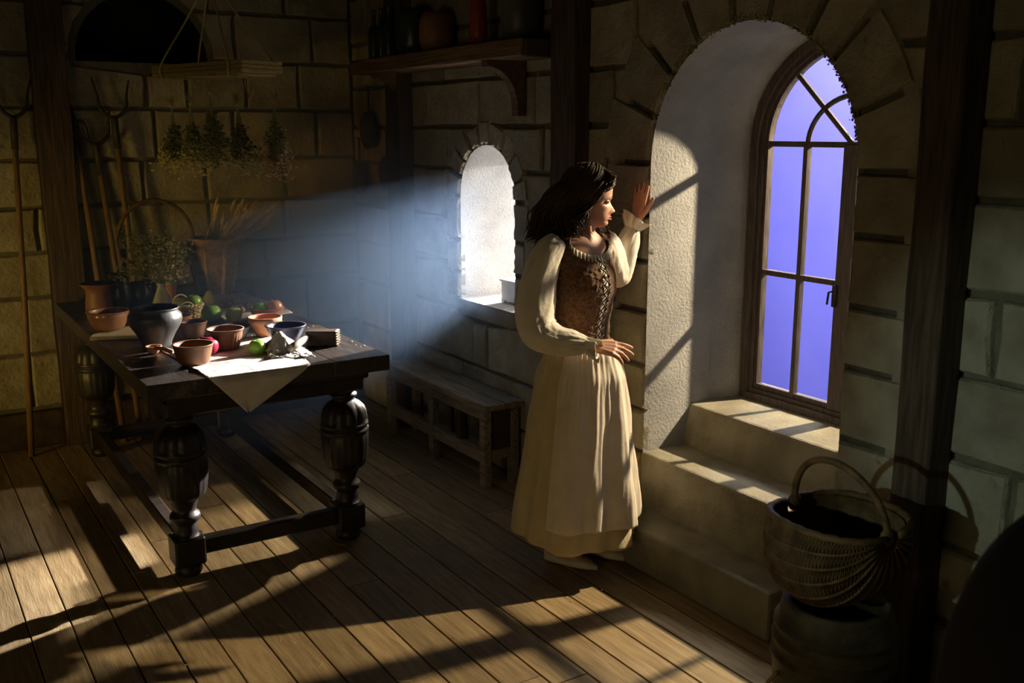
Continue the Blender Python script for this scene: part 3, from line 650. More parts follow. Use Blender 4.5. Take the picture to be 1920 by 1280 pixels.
for x, y, lb in WN:
    if wn0 is None:
        o = mk('walnut', ([Vector(p) * (1 + 0.06 * noise.noise(Vector(p) * 160)) for p in ball((0, 0, 0), 0.0185, 20, 14, (1, 1.12, 0.95))[0]], ball((0, 0, 0), 0.0185, 20, 14)[1]), 'walnut', smooth=True); wn0 = o
        sm = mk('seam', tube([(0, 0.0206 * math.cos(a), 0.0178 * math.sin(a)) for a in [2 * PI * k / 24 for k in range(24)]], 0.0018, 5, closed=True), 'walnut', o, True)
    else:
        o = wn0.copy(); COL.objects.link(o); c_ = sm.copy(); COL.objects.link(c_); c_.parent = o
    o.location = (x, y, TZ + 0.023); o.rotation_euler = (0.1, 0.3 * R.random(), R.uniform(0, 6)); tag(o, lb, 'walnut', 'walnuts on the pale cloth')
# mallet and napkin
t = thing('meat_mallet', 'wooden meat mallet with studded head at the table front', 'mallet', (1.575, 4.16, TZ + 0.034), math.radians(38))
mk('handle', tube([(-0.215, -0.035, 0.0), (-0.12, -0.018, 0.004), (0.0, 0.0, 0.008)], [0.0155, 0.0165, 0.013], 16), 'mallet', t, True)
hd = mk('head', xf(box((-0.036, -0.06, -0.034), (0.036, 0.075, 0.034), 0.004), Matrix.Translation((0.035, -0.035, 0.0)) @ Matrix.Rotation(math.radians(-160), 4, 'Z')), 'darkwood', t)
V = []
mtm = Matrix.Translation((0.035, -0.035, 0.0)) @ Matrix.Rotation(math.radians(-160), 4, 'Z')
for a in range(6):
    for b in range(6):
        x_, z_ = -0.031 + a * 0.0124, -0.028 + b * 0.0112
        V.append(xf(([(x_ - 0.005, 0.075, z_ - 0.005), (x_ + 0.005, 0.075, z_ - 0.005), (x_ + 0.005, 0.075, z_ + 0.005), (x_ - 0.005, 0.075, z_ + 0.005), (x_, 0.086, z_)], [(0, 1, 4), (1, 2, 4), (2, 3, 4), (3, 0, 4)]), mtm))
st_ = mk('studs', join(*V), 'mallet', hd); st_['kind'] = 'stuff'
def nap(u, v):
    x = 1.345 + 0.17 * u + 0.03 * (v - 0.5); y = 3.97 + 0.26 * v - 0.07 * u
    f = math.exp(-((v - 0.62) / 0.22) ** 2) * math.exp(-((u - 0.45) / 0.3) ** 2)
    z = TZ + 0.008 + 0.072 * f + 0.014 * abs(noise.noise(Vector((u * 5, v * 5, 3)))) + 0.012 * abs(noise.noise(Vector((u * 11, v * 11, 8))))
    return (x + 0.012 * noise.noise(Vector((u * 4, v * 4, 0))), y + 0.03 * f, z)
o = mk('napkin', grid(nap, 40, 40), 'linen', smooth=True); solidify(o, 0.0015); tag(o, 'crumpled white napkin bunched under the mallet handle', 'napkin')
# crumbs
V = []
for k in range(60):
    x, y = R.uniform(1.40, 1.78), R.uniform(4.0, 5.0); s = R.uniform(0.002, 0.005)
    V.append(ball((x, y, TZ + s * 0.5), s, 5, 4, (1.3, 1, 0.5)))
o = mk('crumbs', join(*V), 'straw'); tag(o, 'scattered crumbs and bits on the dark tabletop', 'crumbs', kind='stuff')
V = []
for k in range(130):
    x, y = R.uniform(0.5, 2.4), R.uniform(2.6, 5.4); s = R.uniform(0.002, 0.0045)
    if R.random() < 0.45:
        a = R.uniform(0, 6); l = R.uniform(0.02, 0.07); V.append(tube([(x, y, 0.003), (x + l * math.cos(a), y + l * math.sin(a), 0.004)], 0.0009, 4))
    else: V.append(ball((x, y, 0.003), s, 5, 4, (1.3, 1, 0.5)))
o = mk('floor_straw', join(*V), 'straw'); tag(o, 'bits of straw and grain scattered on the floor boards', 'straw', kind='stuff')

# ------------------------------------------------------------------ baskets
def wicker(t, prof, m, n_st, rings, sr=0.0042, stk=0.004, cx=1.0, amp=0.004):
    """woven wall: rings of cane passing in and out of upright stakes"""
    def at(s):
        q = s * (len(prof) - 1); k = min(int(q), len(prof) - 2); f = q - k
        return prof[k][0] * (1 - f) + prof[k + 1][0] * f, prof[k][1] * (1 - f) + prof[k + 1][1] * f
    V = []; seg = n_st * 4
    for i in range(rings):
        r, z = at((i + 0.5) / rings)
        V.append(tube([((r + amp * math.cos(k / seg * 2 * PI * n_st / 2 + PI * (i % 2))) * math.cos(2 * PI * k / seg) * cx, (r + amp * math.cos(k / seg * 2 * PI * n_st / 2 + PI * (i % 2))) * math.sin(2 * PI * k / seg), z) for k in range(seg)], sr, 5, closed=True))
    mk('weave', join(*V), m, t, True)
    for k in range(n_st):
        a = 2 * PI * k / n_st
        mk('stake', tube([(at(s / 8)[0] * math.cos(a) * cx, at(s / 8)[0] * math.sin(a), at(s / 8)[1]) for s in range(9)], stk, 5), m, t, True)
    r, z = at(1.0); V = []
    for j in range(2):
        V.append(tube([((r + 0.004 * math.cos(k * 0.8 + PI * j)) * math.cos(2 * PI * k / 90) * cx, (r + 0.004 * math.cos(k * 0.8 + PI * j)) * math.sin(2 * PI * k / 90), z + 0.005 * math.sin(k * 0.8 + PI * j)) for k in range(90)], 0.006, 6, closed=True))
    mk('rim', join(*V), m, t, True)
    mk('base', lathe([(at(0)[0], 0.002), (at(0)[0], 0.008)], 40), m, t)
t = thing('wicker_basket', 'tall round wicker basket holding wheat at the table far end', 'basket', (1.64, 5.84, TZ))
wicker(t, [(0.088, 0.005), (0.105, 0.08), (0.125, 0.17), (0.135, 0.24), (0.13, 0.30), (0.128, 0.325)], 'wicker', 22, 40, 0.0045)
for k in range(8):
    a = 2 * PI * k / 8 + 0.2
    mk('band', tube([((0.094 + 0.044 * math.sin(min(1, s / 5) * PI / 2)) * math.cos(a + 0.0), (0.094 + 0.044 * math.sin(min(1, s / 5) * PI / 2)) * math.sin(a), 0.01 + 0.045 * s) for s in range(7)], 0.010, 6), 'wicker', t, True)
# wheat
t = thing('wheat_bunch', 'bunch of dried wheat ears leaning right out of the tall basket', 'wheat', (1.64, 5.84, TZ + 0.05))
earm = None
for k in range(34):
    a = R.uniform(0, 2 * PI); r0 = R.uniform(0, 0.09)
    b = Vector((r0 * math.cos(a), r0 * math.sin(a), 0.18)); lean = Vector((0.10 + R.uniform(-0.07, 0.12), -0.05 + R.uniform(-0.10, 0.06), 0)) * 1.15
    e = b + lean + Vector((0, 0, R.uniform(0.14, 0.26)))
    mk('stem', tube([b * 0.5 - Vector((0, 0, 0.0)), b, (b + e) / 2 + Vector((0, 0, 0.01)), e], 0.0016, 4), 'wheat', t)
    d = (e - (b + e) / 2).normalized(); L = R.uniform(0.06, 0.095)
    mk('ear', tube([e + d * (L * q / 6) for q in range(7)], [0.003, 0.008, 0.0095, 0.0085, 0.009, 0.006, 0.002], 7, mod=lambda a, i: 1 + 0.18 * math.cos(3 * a + i * 2)), 'wheat', t)
# second basket with tall arched handle, cloth over rim
t = thing('wicker_basket', 'low wicker basket with a tall arched handle behind the dried flowers', 'basket', (1.33, 5.86, TZ))
wicker(t, [(0.10, 0.005), (0.13, 0.10), (0.15, 0.20), (0.155, 0.27)], 'wicker2', 18, 26, 0.006, 0.005, 1.25 * 0.0 + 1.15, 0.005) if False else wicker(t, [(0.09, 0.005), (0.115, 0.12), (0.125, 0.24), (0.125, 0.29)], 'wicker2', 18, 30, 0.0055)
mk('handle', tube(smoothpts([(-0.195, 0.0, 0.24), (-0.21, 0, 0.36), (-0.14, 0, 0.50), (0, 0, 0.56), (0.14, 0, 0.50), (0.205, 0, 0.38), (0.19, 0, 0.24), (0.125, 0, 0.20)], 40), 0.011, 8), 'wicker2', t, True)
mk('handle_root', tube([(-0.12, 0, 0.2), (-0.195, 0, 0.245)], 0.011, 8), 'wicker2', t, True)
o = mk('cloth', grid(lambda u, v: (1.34 + 0.15 * (u - 0.5) * (1 - 0.2 * v) + 0.03 * v, 5.73 - 0.012 - 0.03 * v - 0.01 * math.sin(u * 16), TZ + 0.30 - 0.23 * v + 0.05 * (u - 0.4) * v), 40, 24), 'greycloth', smooth=True); solidify(o, 0.002)
tag(o, 'grey cloth hanging over the rim of the handled basket', 'cloth')
# mini basket
t = thing('wicker_basket', 'tiny straw coloured wicker basket with loop handles holding apples', 'basket', (1.30, 5.13, TZ))
wicker(t, [(0.05, 0.004), (0.058, 0.03), (0.066, 0.06), (0.068, 0.07)], 'straw', 14, 9, 0.0042)
mk('handle', tube([(0.04 * math.cos(a) - 0.02, 0.068, 0.07 + 0.045 * math.sin(a)) for a in [PI * k / 14 for k in range(15)]], 0.004, 6), 'straw', t, True)
mk('handle', tube([(0.036 * math.cos(a) - 0.025, -0.066, 0.06 + 0.035 * math.sin(a)) for a in [PI * k / 14 for k in range(15)]], 0.004, 6), 'straw', t, True)

# dried flowers in the vase
t = thing('dried_flowers', 'bushy bunch of dried pale flowers standing in the glass vase', 'flowers', (1.235, 5.40, TZ + 0.02))
S, H1, H2 = [], [], []
for k in range(70):
    a = R.uniform(0, 2 * PI); sp = R.uniform(0.02, 0.185); h = R.uniform(0.25, 0.40) - sp * 0.30
    e = Vector((sp * math.cos(a) - 0.035, sp * math.sin(a), h))
    S.append(tube(smoothpts([(0.003 * math.cos(a), 0.003 * math.sin(a), 0.02), (0.008 * math.cos(a), 0.008 * math.sin(a), 0.13), e * 0.6 + Vector((0, 0, 0.05)), e], 6), 0.0014, 4))
    for q in range(20):
        p = e + Vector((R.gauss(0, 0.02), R.gauss(0, 0.02), R.gauss(-0.015, 0.03))); s = R.uniform(0.003, 0.0085)
        (H1 if e.x > -0.03 and R.random() < 0.75 else H2).append(ball(p, s, 6, 4, (1, 1, 0.8)))
mk('stems', join(*S), 'stem', t); a_ = mk('flower_heads', join(*H1), 'bloom', t); a_['kind'] = 'stuff'; a_ = mk('leaves', join(*H2), 'herb', t); a_['kind'] = 'stuff'

# melon basket on the ridged tub
t = thing('egg_basket', 'large ribbed wicker basket with hooped handle on the tub', 'basket', (2.285, 1.81, 0.447))
AL0 = -0.62
def mel(v, u, k=1.0):
    tt = 0.05 + (PI - 0.10) * v; al = AL0 + (PI - 2 * AL0) * u; r = math.sin(tt) ** 0.62
    bul = 1 + 0.10 * math.sin(2 * al) ** 2
    return Vector((-0.205 * r * math.cos(al) * bul * k, 0.175 * math.cos(tt) * k, 0.155 + 0.088 * (1 - r) - 0.155 * r * math.sin(al) * bul * k))
nr = 14
def mels(u, v):
    wv = math.cos(PI * nr * u) * (1 if int(v * 96) % 2 else -1)
    return mel(v, u, 1 + 0.020 * wv + 0.012 * math.cos(v * 96 * 2 * PI))
mk('weave', grid(mels, 112, 480), 'wicker2', t, True)
mk('inside', grid(lambda u, v: mel(v, u, 0.945), 40, 40), 'wicker2', t, True)
for k in range(1, nr):
    mk('rib', tube([mel(s / 24, k / nr, 1.012) for s in range(25)], 0.005, 6), 'wicker2', t, True)
for u_ in (0.0, 1.0):
    mk('rim', tube([mel(s / 30, u_, 1.02) + Vector((0, 0, 0.002 * math.sin(s * 2.1))) for s in range(31)], 0.011, 8), 'wicker2', t, True)
mk('handle', tube([(-0.04 * math.sin(a) ** 1.5, 0.168 * math.cos(a), 0.243 + 0.180 * math.sin(a)) for a in [PI * k / 30 for k in range(31)]], 0.0105, 10), 'wicker2', t, True)
for s in (-1, 1): mk('binding', ball((0, 0.168 * s, 0.24), 0.022, 14, 10, (1.1, 0.8, 1.3)), 'wicker2', t, True)
t = thing('wooden_tub', 'dark ridged tub standing on the floor under the ribbed basket', 'tub', (2.28, 1.79, 0))
pr = [(0.155, 0.0)]
for z_, r_ in ((0.08, 0.165), (0.2, 0.175), (0.255, 0.176), (0.262, 0.184), (0.272, 0.184), (0.28, 0.174), (0.305, 0.173), (0.312, 0.183), (0.322, 0.183), (0.33, 0.172), (0.352, 0.170), (0.36, 0.180), (0.37, 0.18), (0.378, 0.168), (0.43, 0.158), (0.445, 0.158)):
    pr.append((r_, z_))
pr += [(0.135, 0.445), (0.14, 0.42), (0.14, 0.05), (0.004, 0.03)]
mk('body', lathe(pr, 64, lambda a, z, i: 1 + 0.008 * math.sin(3 * a + z * 9)), 'tub', t, True)
mk('rope_handle', tube(smoothpts([(-0.16, 0.07, 0.22), (-0.195, 0.085, 0.17), (-0.2, 0.08, 0.08), (-0.175, 0.05, 0.03)], 16), 0.006, 6), 'rope', t, True)

# ------------------------------------------------------------------ bench
t = thing('bench', 'weathered wooden bench along the wall below the small window', 'bench', (2.58, 4.85, 0))
def bl(vf): return [Vector(p) - Vector((2.58, 4.85, 0)) for p in vf[0]], vf[1]
mk('seat_plank', bl(box((2.468, 4.13, 0.418), (2.588, 5.325, 0.45), 0.004)), 'bench', t)
mk('seat_plank', bl(box((2.592, 4.13, 0.418), (2.70, 5.325, 0.452), 0.004)), 'bench', t)
for y in (4.16, 4.72, 5.26):
    mk('leg', bl(box((2.478, y, 0), (2.523, y + 0.05, 0.418), 0.004)), 'bench', t)
    mk('leg', bl(box((2.645, y, 0), (2.69, y + 0.05, 0.418), 0.004)), 'bench', t)
mk('stretcher', bl(box((2.482, 4.21, 0.13), (2.519, 4.72, 0.20), 0.004)), 'bench', t)
mk('stretcher', bl(box((2.482, 4.77, 0.13), (2.519, 5.26, 0.20), 0.004)), 'bench', t)
mk('end_rail', bl(box((2.523, 4.165, 0.15), (2.645, 4.205, 0.20), 0.003)), 'bench', t)
mk('end_panel', bl(box((2.523, 4.175, 0.20), (2.645, 4.195, 0.418), 0.002)), 'darkwood', t)
mk('front_rail', bl(box((2.482, 4.21, 0.36), (2.512, 4.72, 0.417), 0.003)), 'bench', t)
mk('front_rail', bl(box((2.482, 4.77, 0.36), (2.512, 5.26, 0.417), 0.003)), 'bench', t)
mk('brace', bl(box((2.484, 4.42, 0.20), (2.515, 4.46, 0.36), 0.003)), 'darkwood', t)
# little chest in the niche
t = thing('wooden_chest', 'small grey painted wooden chest on the sill of the small window', 'chest', (2.93, 4.44, 0.8895))
mk('body', join(box((-0.11, -0.13, 0.012), (0.11, 0.105, 0.115), 0.003), box((-0.11, 0.075, 0), (-0.085, 0.105, 0.02)), box((0.085, 0.075, 0), (0.11, 0.105, 0.02)), box((-0.11, -0.13, 0), (-0.085, -0.1, 0.02)), box((0.085, -0.13, 0), (0.11, -0.1, 0.02))), 'whitewood', t)
mk('lid', box((-0.118, -0.138, 0.1155), (0.118, 0.113, 0.128), 0.003), 'whitewood', t)

# ------------------------------------------------------------------ shelf over the small window and what stands on it
t = thing('wall_shelf', 'thick wooden shelf on curved brackets above the small window', 'shelf', (2.72, 4.7, 2.12))
def sl(vf): return [Vector(p) - Vector((2.72, 4.7, 2.12)) for p in vf[0]], vf[1]
mk('board', sl(box((2.482, 3.83, 2.125), (2.706, 5.70, 2.205), 0.006)), 'shelf', t)
mk('end_block', sl(box((2.49, 3.805, 2.12), (2.70, 3.83, 2.20), 0.006)), 'darkwood', t)
for y in (4.13, 5.36):
    poly = [(2.704, 2.125), (2.49, 2.125), (2.49, 2.105)]
    for k in range(11):
        a = PI / 2 * k / 10; poly.append((2.49 + 0.17 * math.sin(a), 1.90 + 0.195 * math.cos(a)))
    poly += [(2.66, 1.87), (2.704, 1.87)]
    n_ = len(poly); V = [(x, yy, z) for yy in (y, y + 0.055) for x, z in poly]; F = [(k, (k + 1) % n_, n_ + (k + 1) % n_, n_ + k) for k in range(n_)] + [tuple(range(n_))[::-1], tuple(range(n_, 2 * n_))]
    mk('bracket', sl((V, F)), 'shelf', t)
bot = [(0.034, 0), (0.036, 0.01), (0.036, 0.14), (0.03, 0.17), (0.012, 0.20), (0.012, 0.27), (0.015, 0.275), (0.004, 0.28)]
for y, lb in ((5.52, 'dark glass bottle at the far end of the shelf'), (5.42, 'dark glass bottle second from the far end of the shelf'), (5.32, 'dark glass bottle third from the far end of the shelf')):
    pot('bottle', lb, 'darkgreen', 2.56, y, bot, 2.2055, 24, cat='bottle', group='bottles on the shelf')
pot('crock', 'wide dark crock on the middle of the shelf', 'darkgreen', 2.59, 5.08, [(0.08, 0), (0.095, 0.05), (0.1, 0.15), (0.085, 0.22), (0.07, 0.24), (0.06, 0.24), (0.004, 0.02)], 2.2055, 32, cat='crock')
pot('crock', 'brown crock between the dark crock and the red jar', 'brownclay', 2.59, 4.82, [(0.07, 0), (0.09, 0.06), (0.085, 0.16), (0.06, 0.2), (0.055, 0.2), (0.004, 0.02)], 2.2055, 32, cat='crock')
pot('jar', 'tall dull red jar on the shelf', 'redglaze', 2.56, 4.33, [(0.035, 0), (0.045, 0.05), (0.04, 0.18), (0.03, 0.24), (0.028, 0.3), (0.02, 0.3), (0.004, 0.02)], 2.2055, 32, cat='jar')
pot('crock', 'black crock at the near end of the shelf', 'black', 2.6, 4.02, [(0.07, 0), (0.09, 0.06), (0.09, 0.2), (0.07, 0.25), (0.06, 0.25), (0.004, 0.02)], 2.2055, 32, cat='crock')
# hanging pans
for y, z, r, lb in ((5.87, 1.80, 0.115, 'largest dark pan hanging on the wall in the haze'), (5.62, 1.55, 0.10, 'dark pan hanging lower beside the timber post'), (6.03, 1.50, 0.10, 'dark pan hanging lowest in the room corner')):
    t = thing('hanging_pan', lb, 'pan', (2.66, y, z))
    mk('pan', xf(lathe([(r * 0.8, 0), (r, 0.035), (r * 1.03, 0.036), (r * 0.97, 0.033), (r * 0.78, 0.005), (0.004, 0.005)], 36), Matrix.Translation((0.035, 0, 0)) @ Matrix.Rotation(-PI / 2, 4, 'Y')), 'iron', t, True)
    mk('handle', box((0.005, -0.01, r * 0.9), (0.017, 0.01, r + 0.16), 0.003), 'iron', t)
    mk('hook', tube([(0.05, 0, r + 0.15), (0.0, 0, r + 0.15), (-0.008, 0, r + 0.165)], 0.004, 6), 'iron', t)

# ------------------------------------------------------------------ tools on the back wall
def fork(label, hx, hz, tilt, wd=0.16, hlen=1.6, lean=0.12):
    """two-pronged pitchfork leaning on the back wall, hx/hz = fork neck"""
    t = thing('pitchfork', label, 'pitchfork', (hx - math.tan(tilt) * -hz * 0 , 6.15, 0))
    dx = math.tan(tilt)
    base = Vector((dx * hz, -lean - 0.03, 0.0)); neck = Vector((0, -0.03, hz))
    mk('shaft', tube([base, (base + neck) / 2 + Vector((0.006, 0, 0)), neck], [0.017, 0.016, 0.015], 8), 'handlewood', t, True)
    d = (neck - base).normalized(); ax = Vector((1, 0, 0)); ax = (ax - d * ax.dot(d)).normalized()
    mk('socket', tube([neck - d * 0.16, neck, neck + d * 0.02], [0.019, 0.019, 0.013], 10), 'iron', t, True)
    pts = [neck + ax * (-wd / 2 - 0.02) + d * 0.24, neck + ax * (-wd / 2) + d * 0.14, neck + ax * (-wd / 2.4) + d * 0.06, neck + d * 0.012, neck + ax * (wd / 2.4) + d * 0.06, neck + ax * (wd / 2) + d * 0.14, neck + ax * (wd / 2 + 0.02) + d * 0.22]
    mk('prongs', tube(smoothpts(pts, 30), [0.004 + 0.007 * math.sin(PI * k / 30) for k in range(31)], 8), 'iron', t, True)
fork('pitchfork leaning upright with the tallest prongs right of the timber post', 1.21, 1.86, 0.02)
fork('pitchfork with lower prongs between the hook and the tall fork', 1.10, 1.71, 0.055, 0.17)
fork('pitchfork left of the reddish timber post', 0.69, 1.86, -0.05, 0.15)
t = thing('hooked_pole', 'wooden pole with iron hook right of the timber post', 'pole', (1.0, 6.15, 0))
mk('shaft', tube([(0.10, -0.15, 0), (0.04, -0.09, 0.95), (0.0, -0.03, 1.72)], [0.018, 0.018, 0.014], 8), 'handlewood', t, True)
mk('hook', tube(smoothpts([(0.0, -0.03, 1.66), (-0.004, -0.03, 1.80), (0.01, -0.03, 1.85), (0.045, -0.03, 1.84), (0.06, -0.03, 1.76)], 20), 0.009, 8), 'iron', t, True)
mk('collar', ball((-0.005, -0.03, 1.69), 0.03, 12, 8, (1, 0.8, 1.6)), 'iron', t, True)

# ------------------------------------------------------------------ herb rack hanging over the table
RK = Vector((1.60, 5.44, 2.085)); ra = math.atan2(0.952, -0.305)   # long axis direction
t = thing('herb_rack', 'wooden drying board hung from ropes above the table', 'rack', RK, ra)
for k in range(3): mk('board', box((-0.41, -0.125, k * 0.0205), (0.41, 0.125, k * 0.0205 + 0.0195), 0.003), 'plywood', t)
for k in range(4): mk('slat', box((-0.36 + k * 0.2, -0.115, -0.012), (-0.30 + k * 0.2, 0.115, -0.0005), 0.002), 'plywood', t)
ap = Vector((0.0, 0.0, 0.50))
for i, (x, y) in enumerate(((-0.33, -0.128), (-0.30, 0.128), (0.36, -0.128), (0.30, 0.128))):
    mk('rope', tube(smoothpts([(x, y, -0.015), (x, y * 1.02, 0.062), ap * 0.5 + Vector((x, y, 0.062)) * 0.5 + Vector((0, 0, -0.004)), ap], 14), 0.006, 6), 'rope', t, True)
mk('rope', tube([ap, (0, 0, ZC - 2.08)], 0.006, 6), 'rope', t, True)
for x, y, s in ((0.42, -0.03, 0.05), (-0.20, -0.07, 0.06)):
    mk('loop', tube(smoothpts([(x, y, 0.0), (x + s * 0.7, y, -0.03), (x + s * 0.6, y - 0.01, -0.09), (x, y, -0.12), (x - s * 0.5, y, -0.08)], 16), 0.0028, 5), 'rope', t, True)
ca, sa = math.cos(ra), math.sin(ra)
HB = [(-0.37, -0.09, 0.13, 'herb', 'pinkbloom', 'rightmost dried herb bundle with rusty flower heads'), (-0.25, 0.05, 0.14, 'herb', 'bloom', 'dried herb bundle with pale flowers, second from the right'),
      (0.0, 0.04, 0.08, 'herb', 'herb', 'dark middle dried herb bundle, smallest and hardest to see'), (0.18, 0.05, 0.13, 'herb', 'bloom', 'dark dried herb bundle, second from the left'), (0.34, 0.06, 0.14, 'herb', 'bloom', 'leftmost dried herb bundle with a few pale tips')]
for i, (x, y, dl, m1, m2, lb) in enumerate(HB):
    wx, wy = RK.x + ca * x - sa * y, RK.y + sa * x + ca * y
    t = thing('herb_bundle', lb, 'herbs', (wx, wy, RK.z - 0.013 - dl), R.uniform(0, 6), 'dried herb bundles')
    mk('string', join(tube([(0, 0, dl), (0.002, 0, dl * 0.5), (0, 0, 0)], 0.0022, 5), ball((0, 0, 0), 0.009, 8, 6)), 'rope', t, True)
    S, H = [], []
    for k in range(46):
        a = R.uniform(0, 2 * PI); sp = R.uniform(0.01, 0.115); L = R.uniform(0.26, 0.37)
        e = Vector((sp * math.cos(a) + 0.02, sp * math.sin(a), -L))
        S.append(tube(smoothpts([(-sp * 0.25 * math.cos(a), -sp * 0.25 * math.sin(a), R.uniform(0.02, 0.06)), (0, 0, 0), (e.x * 0.25, e.y * 0.25, e.z * 0.5), e], 6), 0.0013, 4))
        for q in range(14):
            f = R.uniform(0.4, 1.05); p = Vector((e.x * f * f, e.y * f * f, e.z * f)) + Vector((R.gauss(0, 0.010), R.gauss(0, 0.010), R.gauss(0, 0.012)))
            H.append((f, ball(p, R.uniform(0.004, 0.0105), 6, 4, (1, 1, 0.7))))
    mk('stems', join(*S), 'stem', t)
    a_ = mk('leaves', join(*[h for f, h in H if f < 0.8]), m1, t); a_['kind'] = 'stuff'
    a_ = mk('flower_heads', join(*[h for f, h in H if f >= 0.8]), m2, t); a_['kind'] = 'stuff'

# ------------------------------------------------------------------ unidentified dark shape at the right edge, modelled as draped cloth
def drape(u, v):
    a = 2 * PI * u; z = 1.335 * (1 - v); s = min(1.0, v / 0.22)
    r = 0.012 + 0.19 * math.sqrt(max(s * (2 - s), 0)) + 0.06 * max(0, v - 0.22)
    r *= 1 + 0.05 * v * math.sin(9 * a + 2 * v) + 0.03 * v * math.sin(17 * a + 1)
    return (r * math.cos(a), r * math.sin(a), z)
o = mk('draped_silhouette', grid(drape, 90, 50, True), 'cloak', smooth=True); o.location = (1.325, 0.60, 0.0)
tag(o, 'dark rounded silhouette at the right edge, modelled as draped cloth', 'drapery')
#WOMAN
# ------------------------------------------------------------------ woman (local x = picture right, y = away, z = up)
WR = thing('person', 'woman in laced brown bodice and cream skirt gazing out of the tall window', 'person', (2.33, 3.20, 0), -YAW)
FD = Vector((0.707, -0.707, 0)); SD = Vector((0.707, 0.707, 0)); UP = Vector((0, 0, 1))
def lerp_tab(tab, x):
    if x <= tab[0][0]: return tab[0][1:]
    for a, b in zip(tab, tab[1:]):
        if x <= b[0]:
            t = (x - a[0]) / (b[0] - a[0]); t = t * t * (3 - 2 * t) * 0.5 + t * 0.5
            return tuple(p * (1 - t) + q * t for p, q in zip(a[1:], b[1:]))
    return tab[-1][1:]
#        z     half-width  front  back   centre-x
TOR = [(0.74, 0.130, 0.090, 0.100, 0.025), (0.84, 0.135, 0.092, 0.100, 0.025), (0.92, 0.128, 0.090, 0.095, 0.025), (0.995, 0.117, 0.090, 0.090, 0.026), (1.05, 0.115, 0.092, 0.088, 0.026),
       (1.12, 0.124, 0.108, 0.092, 0.024), (1.19, 0.134, 0.128, 0.098, 0.022), (1.24, 0.139, 0.124, 0.100, 0.020), (1.30, 0.146, 0.098, 0.096, 0.018), (1.345, 0.148, 0.080, 0.086, 0.018),
       (1.372, 0.128, 0.068, 0.076, 0.020), (1.392, 0.092, 0.058, 0.066, 0.022), (1.41, 0.058, 0.050, 0.054, 0.026)]
def torso(th, z, k=0.0):
    hw, fr, bk, cx = lerp_tab(TOR, z)
    c = math.cos(th); d = (fr if c > 0 else bk) + k
    return Vector((cx, 0, z)) + SD * ((hw + k) * math.sin(th)) + FD * (d * c)
def torso_mesh(k=0.0, z0=0.74, z1=1.41, nz=50, na=72):
    V = [torso(2 * PI * i / na, z0 + (z1 - z0) * j / nz, k) for j in range(nz + 1) for i in range(na)]; F = []
    for j in range(nz):
        for i in range(na): F.append((j * na + i, j * na + (i + 1) % na, (j + 1) * na + (i + 1) % na, (j + 1) * na + i))
    F.append(tuple(range(na))[::-1]); F.append(tuple(nz * na + i for i in range(na))); return V, F
# head
HA = math.radians(-4); HF = Vector((math.cos(HA), math.sin(HA), 0)); HL = Vector((-math.sin(HA), math.cos(HA), 0)); HC = Vector((0.052, 0.0, 1.428))
def hd3(p, q, h): return HC + HF * p + HL * q + UP * h
PF = [(0, .052), (.006, .069), (.016, .0755), (.026, .073), (.034, .080), (.044, .081), (.055, .081), (.075, .083), (.100, .0815), (.116, .0915), (.15, .094), (.18, .083), (.205, .06), (.222, .03), (.23, .002)]
PB = [(0, .012), (.02, -.025), (.05, -.055), (.09, -.085), (.13, -.098), (.17, -.095), (.2, -.075), (.222, -.035), (.23, -.002)]
PW = [(0, .018), (.01, .029), (.03, .043), (.06, .055), (.1, .066), (.14, .072), (.18, .068), (.21, .048), (.225, .025), (.23, .002)]
def gs(x, s): return math.exp(-(x / s) ** 2)
NA_, NH_ = 96, 92
def headpt(i, j):
    h = 0.23 * j / NH_; a = 2 * PI * i / NA_
    pf, pb, w_ = lerp_tab(PF, h)[0], lerp_tab(PB, h)[0], lerp_tab(PW, h)[0]
    p0 = pb + (pf - pb) * 0.42; c = math.cos(a)
    p = p0 + ((pf - p0) * abs(c) ** 0.8 if c > 0 else -(p0 - pb) * abs(c) ** 0.95); q = w_ * math.copysign(abs(math.sin(a)) ** 0.92, math.sin(a))
    if c > 0:
        if 0.044 < h < 0.112:
            t = (0.112 - h) / (0.112 - 0.060) if h > 0.060 else max(0, (h - 0.045) / 0.015)
            p += 0.0255 * max(0, t) ** 1.6 * gs(q, 0.0080 + 0.005 * max(0, t))
            p += 0.006 * gs(h - 0.055, 0.008) * gs(abs(q) - 0.013, 0.006)
        p += (0.0065 * gs(h - 0.0415, 0.0042) + 0.0065 * gs(h - 0.0305, 0.0048) - 0.004 * gs(h - 0.036, 0.0022)) * gs(q, 0.017)
        p += 0.004 * gs(h - 0.012, 0.009) * gs(q, 0.014)
        p -= 0.011 * gs(h - 0.100, 0.0095) * gs(abs(q) - 0.031, 0.014)
        p += 0.004 * gs(h - 0.116, 0.007) * gs(abs(q) - 0.028, 0.018)
        p += 0.004 * gs(h - 0.078, 0.014) * gs(abs(q) - 0.040, 0.014)
    return hd3(p, q, h)
V = [headpt(i, j) for j in range(NH_ + 1) for i in range(NA_)]; F = []
for j in range(NH_):
    for i in range(NA_): F.append((j * NA_ + i, j * NA_ + (i + 1) % NA_, (j + 1) * NA_ + (i + 1) % NA_, (j + 1) * NA_ + i))
F.append(tuple(range(NA_))[::-1]); F.append(tuple(NH_ * NA_ + i for i in range(NA_)))
body = [torso_mesh(), (V, F)]
body.append(tube(smoothpts([(0.020, 0.0, 1.34), (0.026, 0.0, 1.40), (0.036, 0.0, 1.45), (0.045, 0.0, 1.50)], 12), [0.062, 0.060, 0.056, 0.053, 0.051, 0.050, 0.050, 0.050, 0.050, 0.050, 0.049, 0.047, 0.044], 24))
